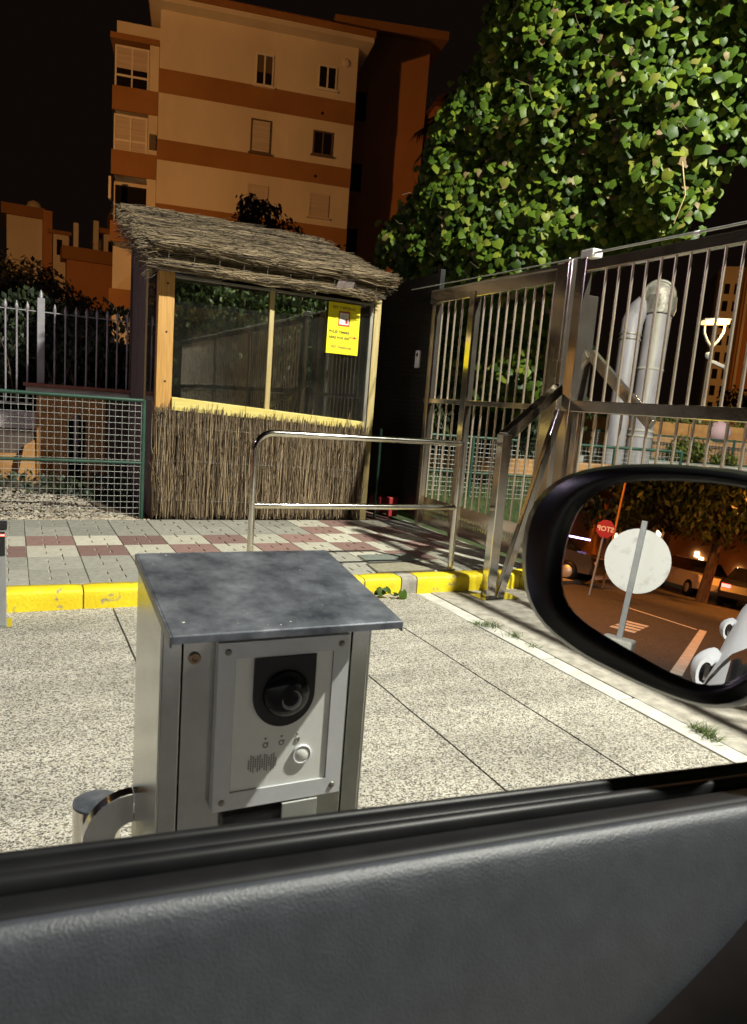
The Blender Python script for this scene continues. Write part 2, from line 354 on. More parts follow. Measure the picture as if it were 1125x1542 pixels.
rnd_tint(M['grey_tile'], .16); rnd_tint(M['white_tile'], .14); rnd_tint(M['red_tile'], .3)

mirror_m = bpy.data.materials.new('mirror_silver'); mirror_m.use_nodes = True
_p = mirror_m.node_tree.nodes['Principled BSDF']; _p.inputs['Metallic'].default_value = 1; _p.inputs['Roughness'].default_value = .003; _p.inputs['Base Color'].default_value = (.86,.86,.86,1)

# ------------------------------------------------------------------ setting: ground, road, kerb, pavement
g = MB().add([(-220,-220,-.06),(220,-220,-.06),(220,220,-.06),(-220,220,-.06)], [(0,1,2,3)]); struct(g, 'ground', M['soil'])
road = struct(MB().box(-3.2,2.28,-4,4.895,-.05,0), 'driveway', M['apron'])
# the driveway slabs meet in narrow open joints (X = .588, 1.715, 2.33)
bpy.data.objects.remove(road)
road = bpy.data.objects.new('driveway', None); C.objects.link(road); road['kind'] = 'structure'
cuts = [-3.2, -1.75, -.58, .588, 1.715, 2.315, 2.85]
for a, b in zip(cuts[:-1], cuts[1:]):
    mb = MB(); n = 40; ys = [-4 + 8.895*i/n for i in range(n+1)]
    j = lambda x, y: x + .007*mnoise.noise((x*3, y*1.5, 0)) + .004*mnoise.noise((x*9, y*7, 3))
    top = [[(j(a,y)+.0055, y, 0) for y in ys], [(j(b,y)-.0055, y, 0) for y in ys]]
    mb.sheet([top[1], top[0]], False)
    mb.sheet([[(p[0],p[1],0) for p in top[0]], [(p[0],p[1],-.04) for p in top[0]]], False); mb.sheet([[(p[0],p[1],-.04) for p in top[1]], [(p[0],p[1],0) for p in top[1]]], False)
    mb.build('concrete_slab', M['apron'], road)
MB().box(-3.2,2.9,-4,4.893,-.055,-.035).build('slab_bed', M['dark'], road)
# pale stone strip beside the driveway
strip = bpy.data.objects.new('stone_strip', None); C.objects.link(strip); strip['kind'] = 'structure'
y = 4.86
while y > -3.5:
    L_ = random.uniform(.62, .95); dx = random.uniform(-.008, .008)
    if random.random() < .85:
        MB().box(2.856+dx, 2.972+dx, y-L_+.012, y, -.05, .001+random.uniform(0,.004)).build('edging_stone', M['concrete'], strip, .006)
    y -= L_
MB().box(2.852, 2.98, -4, 4.89, -.06, -.012).build('strip_bed', M['joint'], strip)
lane = struct(MB().box(2.984, 3.86, -4, 4.89, -.05, -.001), 'gate_threshold', M['concrete2'])
t_ = MB().box(3.865, 3.90, -4.4, 4.7, -.05, .006).box(3.98, 4.02, -4.4, 6.9, -.05, .012); struct(t_, 'gate_track', M['brushed'])
struct(MB().box(3.902,3.978,-4,4.89,-.05,-.014), 'track_channel', M['dark'])
struct(MB().box(4.022,40,-14,4.89,-.05,-.003), 'inner_road', M['asphalt'])
struct(MB().add([(-120,-14,-.004),(-3.202,-14,-.004),(-3.202,4.89,-.004),(-120,4.89,-.004)], [(0,1,2,3)]), 'road', M['asphalt'])
struct(MB().add([(-3.2,-14,-.004),(4.02,-14,-.004),(4.02,-4.01,-.004),(-3.2,-4.01,-.004)], [(0,1,2,3)]), 'road', M['asphalt'])
rm = MB().hexa([(-15.4,1.02,-.003),(-8.3,.88,-.003),(-8.3,1.02,-.003),(-15.4,1.16,-.003),(-15.4,1.02,.001),(-8.3,.88,.001),(-8.3,1.02,.001),(-15.4,1.16,.001)])
rm.hexa([(-16.8,2.9,-.003),(-15.3,1.2,-.003),(-15.15,1.2,-.003),(-16.65,2.9,-.003),(-16.8,2.9,.001),(-15.3,1.2,.001),(-15.15,1.2,.001),(-16.65,2.9,.001)])
for k in range(4): rm.box(-13.4+.5*k, -13.1+.5*k, 1.9, 2.3, -.003, .001)
struct(rm, 'road_markings', M['road_white'])

kerb = bpy.data.objects.new('kerb', None); C.objects.link(kerb); kerb['kind'] = 'structure'
edges = [-7.6,-6.6,-5.6,-4.6,-3.6,-2.6,-1.58,-.59,.41,1.40,2.40,2.715,2.855,3.85,4.85,5.85,6.85]
for a, b in zip(edges[:-1], edges[1:]):
    mb = MB(); gap = .005; nx = max(2, int((b-a)/.06)); a2, b2 = a+gap, b-gap
    prof = [(4.882,-.03),(4.882,.03),(4.884,.075),(4.886,.108),(4.895,.124),(4.915,.131),(4.98,.132),(5.036,.130),(5.036,-.03)]
    grid = []
    for i in range(nx+1):
        x = a2 + (b2-a2)*i/nx
        e_ = .006 if i in (0, nx) else 0
        grid.append([(x, yy + (e_ if yy < 4.95 else 0) + .004*mnoise.noise((x*7, zz*20, 1)), zz - (e_*.6 if zz > .1 else 0) + .003*mnoise.noise((x*9, yy*9, 5))) for yy, zz in prof])
    mb.sheet(grid, True); mb.add(grid[0], [tuple(range(len(prof)))]); mb.add(grid[-1], [tuple(reversed(range(len(prof))))])
    mb.build('kerb_stone', M['concrete2'] if abs(a-2.715) < .01 else M['yellow'], kerb)
MB().box(-7.6, 6.85, 4.90, 5.03, -.05, .10).build('kerb_core', M['concrete2'], kerb)

walk = struct(MB().box(-7.6, 4.03, 5.038, 7.48, -.05, .1215), 'pavement', M['joint'])
def tile_mesh(mt, flip, name):
    mb = MB(); W, D = .361, .398; rows = 4; rh = D/rows; g_ = .0062
    for r_ in range(rows):
        s_ = .36 if (r_ % 2) ^ flip else .66
        xs = [0, W*s_, W]
        for i in range(2):
            x0, x1 = xs[i] + (g_*.9 if i else 0), xs[i+1] - (g_*.9 if i == 0 else 0)
            y0, y1 = r_*rh + g_*.25, (r_+1)*rh - g_*.25
            b_ = .003; h = .0095 + random.uniform(-.0008, .0008)
            mb.add([(x0,y0,0),(x1,y0,0),(x1,y1,0),(x0,y1,0),(x0+b_,y0+b_,h),(x1-b_,y0+b_,h),(x1-b_,y1-b_,h),(x0+b_,y1-b_,h)], [(4,5,6,7),(0,1,5,4),(1,2,6,5),(2,3,7,6),(3,0,4,7)])
    return mb.mesh('paving_tile', mt)
TM = {k: [tile_mesh(M[k], f, k) for f in (0, 1)] for k in ('grey_tile', 'white_tile', 'red_tile')}
x0, y0, tw, td = .100, 5.062, .3655, .4015
for i in range(-6, 11):
    for j in range(6):
        chk = (i + j) % 2
        if j in (2, 3) or i in (7, 8) or (i == 9 and j > 0): k = ('white_tile', 'red_tile')[chk]
        else: k = 'grey_tile'
        o = link_mesh('paving_tile', TM[k][(i*3+j) % 2], walk, (x0 + i*tw, y0 + j*td, .1215 + random.uniform(-.0012, .0012)))
        o.rotation_euler = (random.uniform(-.003,.003), random.uniform(-.003,.003), random.uniform(-.004,.004))

# two inspection covers in the pavement
def cover(pts, mt, label):
    t = thing('utility_cover', label, 'manhole cover', (sum(p[0] for p in pts)/4, sum(p[1] for p in pts)/4, .132), 'inspection covers in the pavement')
    c = Vector((t.location.x, t.location.y, 0))
    fr = MB(); z0, z1 = .120, .1385
    P = [Vector((p[0], p[1], 0)) for p in pts]; I = [c + (p-c)*.955 for p in P]
    for a in range(4):
        b = (a+1) % 4
        fr.hexa([P[a]+Vector((0,0,z0)), P[b]+Vector((0,0,z0)), I[b]+Vector((0,0,z0)), I[a]+Vector((0,0,z0)), P[a]+Vector((0,0,z1)), P[b]+Vector((0,0,z1)), I[b]+Vector((0,0,z1)), I[a]+Vector((0,0,z1))])
    fr.build('cover_frame', M['screw'], t)
    J = [c + (p-c)*.945 for p in P]
    lid = MB().hexa([p+Vector((0,0,.12)) for p in J] + [p+Vector((0,0,.1375)) for p in J]); lid.build('lid', mt, t)
    return t
cover([(2.655,5.375),(3.185,5.40),(3.20,5.69),(2.68,5.66)], M['green_cover'], 'grey green square inspection cover, the farther one from the kerb')
cover([(2.575,5.045),(3.105,5.05),(3.135,5.37),(2.615,5.335)], M['tan_cover'], 'tan square inspection cover right behind the yellow kerb')

# gravel bed, garden soil, lawn
struct(MB().box(-9, 3.9, 7.485, 60, -.05, .10), 'garden_ground', M['soil'])
struct(MB().box(4.035, 60, 4.90, 60, -.05, .085), 'lawn_ground', M['lawn_soil'])
def gz(x, y):
    t = min(1, max(0, (y - 7.5)/.95)); s_ = min(1, max(0, (1.25 - x)/1.5))
    return .11 + .19*t*s_ + .02*mnoise.noise((x*2, y*2, 0))
mb = MB(); mb.sheet([[(x*.1, 7.485 + yy*.1, gz(x*.1, 7.485+yy*.1)-.012) for x in range(-50, 13)] for yy in range(0, 21)])
struct(mb, 'gravel_bed', M['soil'])
gm = MB()
for k in range(5200):
    x = random.uniform(-1.1, 1.24); yy = 7.49 + 1.05*random.random()**1.3
    if x > .75 and yy > 7.5 + (1.3-x)*1.1: continue
    s_ = random.uniform(.009, .021); c = Vector((x, yy, gz(x, yy) + s_*.25))
    q = [Vector((random.uniform(.7,1.2)*dx, random.uniform(.6,1.1)*dy, random.uniform(.5,.8)*dz))*s_ for dx, dy, dz in ((1,0,0),(0,1,0),(-1,0,0),(0,-1,0),(0,0,1))]
    an = random.uniform(0, 6.28); ca, sa = math.cos(an), math.sin(an)
    q = [c + Vector((v.x*ca-v.y*sa, v.x*sa+v.y*ca, v.z)) for v in q]
    gm.add(q, [(0,1,4),(1,2,4),(2,3,4),(3,0,4)])
o = gm.build('gravel', M['gravel'], None, kind='stuff'); 
M['gravel'].node_tree.nodes  # plain stone colours

# ------------------------------------------------------------------ vegetation helpers
def leaf_quad(mb, c, n, s_, up=None, fold=.25, shape='oval'):
    n = n.normalized(); up = up or Vector((random.gauss(0,.5), random.gauss(0,.5), -1))
    v = (up - n*up.dot(n)); v = v.normalized() if v.length > 1e-4 else n.orthogonal().normalized(); u = n.cross(v)
    if shape == 'ivy':
        P = [(0,-.20,.02),(.26,-.36,-.03),(.50,-.14,-.10),(.50,.14,-.09),(.30,.46,-.05),(0,.72,-.13),(-.30,.46,-.05),(-.50,.14,-.09),(-.50,-.14,-.10),(-.26,-.36,-.03),(0,.12,.06)]
        vs = [c + (u*a + v*b + n*d)*s_ for a, b, d in P]
        mb.add(vs, [(10,i,(i+1) % 10) for i in range(10)], True)
    else:
        P = [(0,-.5,0),(.28,-.05,-fold*.4),(0,.55,-.05),(-.28,-.05,-fold*.4)]
        vs = [c + (u*a + v*b + n*d)*s_ for a, b, d in P]
        mb.add(vs, [(0,1,2),(0,2,3)], True)
def rv(): 
    v = Vector((random.gauss(0,1), random.gauss(0,1), random.gauss(0,1))); return v.normalized()
def crown(mb, blobs, n, size, flat=1):
    for k in range(n):
        c, r_ = random.choice(blobs)
        d = rv(); rad = r_*(.62 + .45*random.random()) * (1 + .3*mnoise.noise(d*2 + Vector(c)))
        p = Vector(c) + Vector((d.x*rad, d.y*rad, d.z*rad*flat))
        leaf_quad(mb, p, (d + rv()*.8 + Vector((0,0,.3))), size*random.uniform(.6,1.3))
def tree(name, label, base, height, blobs, n, size, lm, group=None, trunk_r=.12, cat='tree'):
    t = thing(name, label, cat, base, group); base = Vector(base)
    tr = MB(); top = sum((Vector(b[0]) for b in blobs), Vector())/len(blobs)
    mid = base.lerp(top, .5) + Vector((random.uniform(-.15,.15), random.uniform(-.15,.15), 0))
    tr.tube([base - Vector((0,0,.1)), mid, top], [trunk_r, trunk_r*.75, trunk_r*.35], 8)
    for c, r_ in blobs:
        c = Vector(c); s0 = base.lerp(top, random.uniform(.45,.8)); tr.tube([s0, s0.lerp(c, .5)+Vector((0,0,.1)), c], [trunk_r*.45, trunk_r*.3, trunk_r*.12], 5)
    tr.build('trunk', M['trunk'], t)
    cr = MB(); crown(cr, blobs, n, size); cr.build('crown', lm, t)
    return t

# ------------------------------------------------------------------ intercom pillar in front of the car
ic = thing('intercom_pillar', 'stainless steel intercom pillar with sloping hood and camera beside car window', 'intercom', (.243,.75,0))
X0, X1, YF, YB, ZT = .129, .357, .70, .85, 1.196
sh = MB()
sh.box(X0, X0+.0025, YF, YB, 0, 1.222); sh.box(X1-.0025, X1, YF, YB, 0, 1.222); sh.box(X0+.0025, X1-.0025, YB-.0025, YB, 0, 1.228)
sh.box(X0+.0026, X0+.0205, YF, YF+.0025, 0, 1.20); sh.box(X1-.0225, X1-.0026, YF, YF+.0025, 0, 1.20)
sh.build('housing', M['brushed'], ic, .0008)
MB().box(X0+.0026, X1-.0026, YF+.018, YF+.02, 0, 1.2).build('recess', M['dark'], ic)
MB().box(.1515,.3325, YF+.001, YF+.004, .30, 1.199).build('door_panel', M['brushed'], ic, .0006)
hd = MB(); zf, zb = 1.214, 1.243
hd.hexa([(X0-.0015,.638,zf-.003),(X1+.0015,.638,zf-.003),(X1+.0015,.853,zb-.003),(X0-.0015,.853,zb-.003),(X0-.0015,.638,zf),(X1+.0015,.638,zf),(X1+.0015,.853,zb),(X0-.0015,.853,zb)])
hd.hexa([(X0-.0015,.636,zf-.0072),(X1+.0015,.636,zf-.0072),(X1+.0015,.6379,zf-.0072),(X0-.0015,.6379,zf-.0072),(X0-.0015,.636,zf),(X1+.0015,.636,zf),(X1+.0015,.6379,zf),(X0-.0015,.6379,zf)])
hd.hexa([(X0-.0036,.638,zf-.011),(X0-.0016,.638,zf-.011),(X0-.0016,.853,zb-.011),(X0-.0036,.853,zb-.011),(X0-.0036,.638,zf-.0004),(X0-.0016,.638,zf-.0004),(X0-.0016,.853,zb-.0004),(X0-.0036,.853,zb-.0004)])
hd.hexa([(X1+.0016,.638,zf-.011),(X1+.0036,.638,zf-.011),(X1+.0036,.853,zb-.011),(X1+.0016,.853,zb-.011),(X1+.0016,.638,zf-.0004),(X1+.0036,.638,zf-.0004),(X1+.0036,.853,zb-.0004),(X1+.0016,.853,zb-.0004)])
hd.build('hood', M['hood'], ic, .0006)
spk = MB()
for k in range(12):
    px_ = random.uniform(X0+.01, X1-.01); q_ = random.random()**1.5; py_ = .645 + .2*q_; pz_ = zf + (zb-zf)*(py_-.638)/.215 + .0002; r_ = random.choice((.0005,.0007,.0009,.0016))
    spk.add([(px_ + r_*math.cos(a)*random.uniform(.6,1.2), py_ + r_*math.sin(a)*random.uniform(.6,1.2), pz_ + .135*r_*math.sin(a)) for a in [6.28*t/7 for t in range(7)]], [tuple(range(7))])
spk.build('white_specks', M['concrete'], ic, kind='stuff')
# call panel: silver frame, pale face plate, camera, button, grille
PX0, PX1, PZ0, PZ1, PY = .183, .3245, 1.006, 1.187, YF-.014
FX0, FX1, FZ0, FZ1 = .2005, .3068, 1.025, 1.1698
fr = MB()
fr.box(PX0, FX0, PY, YF, PZ0, PZ1); fr.box(FX1, PX1, PY, YF, PZ0, PZ1); fr.box(FX0, FX1, PY, YF, PZ0, FZ0); fr.box(FX0, FX1, PY, YF, FZ1, PZ1)
frame = fr.build('panel_frame', M['anod'], ic)
for sx in (PX0+.0095, PX1-.0095):
    for sz in (PZ0+.0095, PZ1-.0095):
        MB().lathe((sx, PY+.001, sz), [(0,.0022),(.0026,.002),(.0036,.0012),(.0038,-.001)], 14, (0,-1,0)).build('screw', M['screw'], frame)
fp = MB().box(FX0+.0006, FX1-.0006, PY+.0015, YF-.001, FZ0+.0006, FZ1-.0006).build('face_plate', M['face'], ic)
cx, cz = .2535, 1.1275; hw = .0335
cm = MB(); ring = [(cx-hw, FZ1-.0012), (cx-hw, cz)]
ring += [(cx - hw*math.cos(a), cz - hw*1.05*math.sin(a)) for a in [math.pi*i/20 for i in range(1, 20)]] + [(cx+hw, cz), (cx+hw, FZ1-.0012)]
ra = [(a, PY+.0012, b) for a, b in ring]; rb = [(a, PY-.0012, b) for a, b in ring]
cm.loft([ra, rb], smooth=False); cm.add(rb, [tuple(range(len(rb)))])
camw = cm.build('camera_window', M['black'], ic)
MB().lathe((cx+.002, PY-.001, cz+.001), [(.0255,0),(.0255,.003),(.0235,.006),(.0195,.009),(.013,.0112),(.006,.0122),(0,.0124)], 32, (0,-1,0)).build('camera_dome', M['lensblk'], camw)
MB().lathe((cx+.003, PY-.0118, cz-.0005), [(.0170,-.0045),(.0150,-.0012),(.0120,.0004),(.0085,.0012),(.0080,.0002)], 28, (0,-1,0)).build('lens_ring', M['lensring'], camw)
MB().lathe((.2775, PY+.0014, 1.0565), [(.0108,0),(.0108,.0014),(.0100,.0020),(.0090,.0020),(.0086,.0010)], 28, (0,-1,0)).build('call_button', M['anod'], ic)
MB().lathe((.2775, PY+.0014, 1.0565), [(.0084,0),(.0084,.0012),(.0078,.0016),(0,.0017)], 28, (0,-1,0)).build('button_cap', M['face'], bpy.data.objects['call_button'])
gr = MB()
for i in range(13):
    nr = 7 if i % 3 else 4
    for k in range(nr):
        gx = .2195 + i*.00245; gz_ = 1.0525 + (k-(nr-1)/2)*.0026 + (i % 2)*.0013
        gr.box(gx-.0006, gx+.0006, PY+.0009, PY+.0016, gz_-.0008, gz_+.0008)
gr.build('speaker_grille', M['screw'], ic, kind='stuff')
pc = MB()
for i in range(3):
    px_ = .2365 + i*.0175; pz_ = 1.0795 + i*.0006
    pc.lathe((px_, PY+.0014, pz_), [(.0012,0),(.0012,.0004),(0,.0005)], 10, (0,-1,0))
    pc.lathe((px_, PY+.0014, pz_-.0072), [(.0030,0),(.0030,.0004),(.0020,.0004),(.0020,0)], 12, (0,-1,0)); pc.box(px_+.001, px_+.0032, PY+.0009, PY+.0015, pz_-.006, pz_-.0045)
pc.build('status_icons', M['screw'], ic)
MB().lathe((.1625, YF+.001, 1.169), [(.0062,0),(.0062,.0022),(.0050,.0036),(.0034,.0036),(.0030,.001),(0,.001)], 18, (0,-1,0)).build('lock', M['brass'], ic)
lb = MB().box(.196,.296,.688,.716,.975,.998); lb.build('lower_box', M['black'], ic, .003)
MB().box(.258,.298,.684,.687,.981,1.004).build('bracket_plate', M['galv'], ic, .0005)

# bollard beside the pillar
bo = thing('bollard', 'short stainless steel bollard with dark top left of the intercom pillar', 'bollard', (.099,.945,0))
MB().lathe((.099,.945,0), [(.0295,0),(.0295,.8895)], 40).build('tube', M['steel'], bo)
MB().lathe((.099,.945,.8895), [(.0296,0),(.0296,.0025),(.028,.0032),(0,.0032)], 40).build('top_cap', M['hood'], bo)
hp = MB(); gc = Vector((.1285,.835,.900)); na = 24
ro = [gc + Vector((-.056*math.sin(math.pi*k/na), 0, .056*math.cos(math.pi*k/na))) for k in range(na+1)]
ri = [gc + Vector((-.021*math.sin(math.pi*k/na), 0, .021*math.cos(math.pi*k/na))) for k in range(na+1)]
dy_ = Vector((0,.018,0)); bv = lambda p, t: gc + (p-gc)*t
hp.sheet([[bv(p,.95) for p in ro], ri], False); hp.sheet([ro, [bv(p,.95) for p in ro]][::-1], False); hp.sheet([[p+dy_ for p in ro], [p+Vector((0,.002,0)) for p in ro]]); hp.sheet([ri, [p+dy_ for p in ri]])
hp.build('ring_plate', M['brushed'], ic)

# ------------------------------------------------------------------ tubular barrier rail on the pavement
br = thing('barrier_rail', 'polished tubular steel barrier rail with two bars on the pavement', 'railing', (2.41,5.08,.13))
xl, xr, yr = 1.548, 3.268, 5.08
pts = [(xl, yr, .125), (xl, yr, .6), (xl, yr, 1.045)]
for k in range(1, 9):
    a = math.pi/2*k/8; pts.append((xl + .13*(1-math.cos(a)), yr, 1.045 + .13*math.sin(a)))
pts += [(2.4, yr, 1.175), (xr-.012, yr, 1.175)]
MB().tube(pts, .0235, 18).build('top_bar', M['steel'], br)
MB().tube([(xr, yr, .125), (xr, yr, 1.186)], .0235, 18).build('end_post', M['steel'], br)
MB().tube([(xl, yr, .652), (xr, yr, .652)], .0225, 18, False).build('middle_bar', M['steel'], br)
for x in (xl, xr): MB().lathe((x, yr, .131), [(.045,0),(.045,.004),(.025,.006)], 20).build('base_plate', M['brushed'], br)

# ------------------------------------------------------------------ guard kiosk
ki = thing('guard_kiosk', 'small wooden guard kiosk with thatched roof and heather screen', 'kiosk', (2.5,8.6,.13))
KX0, KX1, KY0, KY1 = 1.285, 3.70, 7.655, 9.6
MB().box(1.287,1.44, KY0, KY0+.10, .10, 2.56).build('corner_post', M['orange_wood'], ki, .004)
MB().box(1.288,1.345, KY0+.101, KY0+.145, .10, 2.54).build('post_batten', M['dark_wood'], ki)
MB().box(3.622,3.70, KY0, KY0+.10, .10, 2.58).build('corner_post', M['pale_wood'], ki, .004)
MB().box(3.612,3.621, KY0+.02, KY0+.10, .12, 2.58).build('post_gap', M['dark_wood'], ki)
for xx in ((KX0, KX0+.1), (KX1-.1, KX1)): MB().box(*xx, KY1-.1, KY1, .1, 3.3 if xx[0] < 2 else 3.2).build('rear_post', M['dark_wood'], ki)
MB().box(2.418,2.468, KY0+.005, KY0+.065, 1.20, 2.54).build('mullion', M['pale_wood'], ki, .003)
MB().box(3.575,3.611, KY0+.004, KY0+.07, 1.15, 2.55).build('window_jamb', M['alu'], ki, .002)
MB().box(1.441,3.574, KY0+.004, KY0+.06, 2.505, 2.53).build('window_head', M['alu'], ki, .002)
sl = MB(); 
sl.hexa([(1.441,KY0-.03,1.22),(3.574,KY0-.03,1.14),(3.574,KY0+.12,1.14),(1.441,KY0+.12,1.22),(1.441,KY0-.03,1.345),(3.574,KY0-.03,1.225),(3.574,KY0+.12,1.24),(1.441,KY0+.12,1.36)])
sl.build('sill', M['sill_wood'], ki, .003)
MB().box(1.441,3.61, KY0+.03, KY0+.07, .1, 1.14).build('front_boarding', M['dark_wood'], ki)
GL = glass('window_glass', (.62,.66,.60), 4.2)
for a, b in ((1.441,2.417),(2.469,3.574)):
    MB().box(a, b, KY0+.03, KY0+.036, 1.20, 2.50).build('window_pane', GL, ki)
# screws on the orange post
for zz in (2.44, 1.98, 1.50): MB().lathe((1.372, KY0-.0005, zz), [(.010,0),(.010,.003),(0,.004)], 10, (0,-1,0)).build('bolt', M['dark'], ki)
# left side wall
MB().box(1.287,1.30, 7.805, 8.30, 1.3, 2.55).build('side_pane', glass('side_glass', (.7,.7,.68), 1.6), ki)
MB().box(1.285,1.325, 8.30, 8.42, .1, 2.7).build('side_mullion', M['pale_wood'], ki, .003)
MB().box(1.285,1.31, 7.80, 8.30, .1, 1.3).build('side_board', M['grey_wood'], ki)
for k in range(4): MB().box(1.287+.002*(k % 2),1.31, 8.47+.245*k, 8.70+.245*k, .1, 2.95).build('side_board', M['grey_wood'], ki, .004)
# right side, back, floor, ceiling
for k in range(6): MB().box(3.685,3.699, 7.757+.3*k, 8.05+.3*k, .1, 2.62+.1*k).build('side_board', M['dark_wood'], ki)
MB().box(1.39,3.59, KY1-.06, KY1-.03, .1, 1.25).build('back_wall', M['interior'], ki)
MB().box(1.39,3.59, KY1-.06, KY1-.03, 2.45, 3.0).build('back_wall', M['interior'], ki)
for x in (1.9,2.45,3.0): MB().box(x, x+.06, KY1-.07, KY1-.02, 1.25, 2.45).build('back_mullion', M['dark_wood'], ki)
MB().box(1.39,3.59, KY1-.05, KY1-.045, 1.25, 2.45).build('back_pane', GL, ki)
MB().box(1.31,3.68, KY0+.13, KY1-.07, .1, .14).build('floor', M['interior'], ki)
MB().hexa([(1.31,KY0+.1,2.60),(3.68,KY0+.1,2.60),(3.68,KY1,3.22),(1.31,KY1,3.22),(1.31,KY0+.1,2.62),(3.68,KY0+.1,2.62),(3.68,KY1,3.24),(1.31,KY1,3.24)]).build('ceiling', M['interior'], ki)
MB().box(3.15,3.2,8.7,8.76,.14,2.9).build('inner_post', M['pale_wood'], ki)
MB().box(1.6,3.4,8.9,9.3,.95,.99).build('counter', M['dark_wood'], ki)
lf = MB().box(2.0,3.35,8.24,8.33,2.47,2.56).build('ceiling_light', M['pale_tube'], ki, .01)
MB().box(1.46,2.0,8.05,8.32,2.56,2.60).build('ceiling_panel', M['white'], ki)
MB().box(1.66,1.975,7.80,7.84,1.335,1.43).build('label_box', M['orange_box'], ki, .003)
MB().tube([(2.52,7.78,1.32),(2.52,7.78,1.40)], .009, 8).build('candle', M['white'], ki)

# heather screen below the window
rs = MB()
def stick(mb, p, q, r_, wob, n=3, seg=3):
    p, q = Vector(p), Vector(q); L_ = (q-p).length
    pts = [p.lerp(q, k/seg) + Vector((random.gauss(0,wob), random.gauss(0,wob*.5), random.gauss(0,wob)))*(1 if 0 < k else .3) for k in range(seg+1)]
    mb.tube(pts, [r_, r_*.9, r_*.75, r_*.45][:seg+1] if seg == 3 else r_, n, False)
for k in range(1500):
    x = random.uniform(1.285, 3.60); lay = random.random()
    ztop = 1.235 - (x-1.28)*.030 + .025*mnoise.noise((x*3.1, 0, 0)) + .045*mnoise.noise((x*9, 2, 0)) + random.gauss(0, .02)
    yv_ = 7.648 - .05*lay
    lean = random.gauss(0, .022)
    z0 = random.uniform(.11,.2) if random.random() < .85 else random.uniform(.2,.8)
    stick(rs, (x, yv_, z0), (x+lean, yv_+random.uniform(-.012,.012), ztop), random.choice((.003,.004,.005,.006,.008)), .015, 3, 3)
for k in range(500):
    x = random.uniform(1.285, 3.60); z0 = random.uniform(.15, 1.0); yv_ = random.uniform(7.585,7.63)
    stick(rs, (x, yv_, z0), (x+random.gauss(0,.05), yv_-random.uniform(0,.02), z0+random.uniform(.12,.35)), .0022, .008, 3, 2)
rs.build('heather_screen', M['reed'], ki, kind='stuff')
MB().box(1.287,3.6,7.655,7.68,.1,1.17).build('screen_backing', M['thatch_base'], ki)
for zz in (.32, .72, 1.06):
    pts = [(x*.05, 7.592+.004*mnoise.noise((x*.4,zz,0)), zz - (x*.05-1.28)*.02 + .01*mnoise.noise((x*.2, zz, 4))) for x in range(26, 73)]
    MB().tube(pts, .0012, 4).build('tie_wire', M['screw'], ki)

# thatched roof
rf = thing  # noqa
def roofz(y): return 2.775 + (y - 7.40)*.335
RX0, RX1 = 1.12, 3.69
sb = MB()
sb.hexa([(RX0+.06,7.44,2.56),(RX1-.05,7.44,2.56),(RX1-.05,9.74,3.33),(RX0+.06,9.74,3.33),(RX0+.06,7.44,2.755),(RX1-.05,7.44,2.755),(RX1-.05,9.74,3.53),(RX0+.06,9.74,3.53)])
roof = sb.build('thatched_roof', M['thatch_base'], ki)
th = MB()
for k in range(3000):           # top surface, strands laid along the eave
    y = 7.40 + 2.32*random.random(); x = random.uniform(RX0, RX1-.05)
    L_ = random.uniform(.25,.75); sag = .03*mnoise.noise((x*1.2, y*3, 0)); tier = .025*((y*2.3) % 1)
    z = roofz(y) + sag*.7 + random.uniform(-.012,.014) - tier*.8 + .006
    x2 = min(x+L_, RX1+random.uniform(-.04,.06)); dy = random.gauss(0,.035)
    if x2 - x < .1: x = x2-.15
    stick(th, (x, y, z), (x2, y+dy, z + dy*.335 + random.gauss(0,.012)), random.choice((.003,.004,.005,.006)), .010, 3, 3)
for k in range(1900):           # front eave: a bright lip, a recessed dark band, a lower bundle
    u_ = random.random(); x = random.uniform(RX0, RX1-.05); L_ = random.uniform(.2,.7)
    if u_ < .42: z = random.uniform(2.70,2.81); y = 7.36 - .05*math.sin((z-2.70)/.11*math.pi); rmax = RX1
    elif u_ < .70: z = random.uniform(2.60,2.71); y = 7.435; rmax = RX1-.12
    else: z = random.uniform(2.53,2.615); y = 7.42 - .035*math.sin((z-2.53)/.085*math.pi); rmax = RX1-.22
    wv = .025*mnoise.noise((x*1.8, 0, u_ > .7)); x2 = min(x+L_, rmax+random.uniform(-.06,.05)); y += random.uniform(-.02,.02)
    if x2 > x+.05: stick(th, (x, y, z+wv), (x2, y+random.gauss(0,.014), z+.025*mnoise.noise((x2*1.8, 0, u_ > .7))+random.gauss(0,.012)), random.choice((.003,.004,.005,.0075)), .010, 3, 3)
for k in range(900):            # ragged left verge
    y = random.uniform(7.42, 9.72); z = roofz(y) - random.uniform(0,.26); x = RX0 + random.uniform(.0,.10)
    stick(th, (x+.12, y, z), (x-random.uniform(.0,.09), y+random.gauss(0,.06), z-random.uniform(-.04,.13)), random.uniform(.002,.0045), .014, 3, 3)
for k in range(260):            # ragged right end
    y = random.uniform(7.40, 8.6); z = roofz(y) - random.uniform(0,.16); x = RX1
    stick(th, (x-.2, y, z+.01), (x+random.uniform(-.05,.09), y+random.gauss(0,.05), z-random.uniform(0,.05)), random.uniform(.0025,.006), .012, 3, 3)
th.build('thatch', M['thatch'], roof, kind='stuff')
for x in [1.32+.24*k for k in range(10)]:
    pts = [(x+.01*mnoise.noise((x,k*.3,0)), 9.6-k*.2, roofz(9.6-k*.2)+.035) for k in range(12)] + [(x, 7.355, 2.70), (x, 7.37, 2.58)]
    MB().tube(pts, .0018, 4).build('tie_wire', M['screw'], roof)
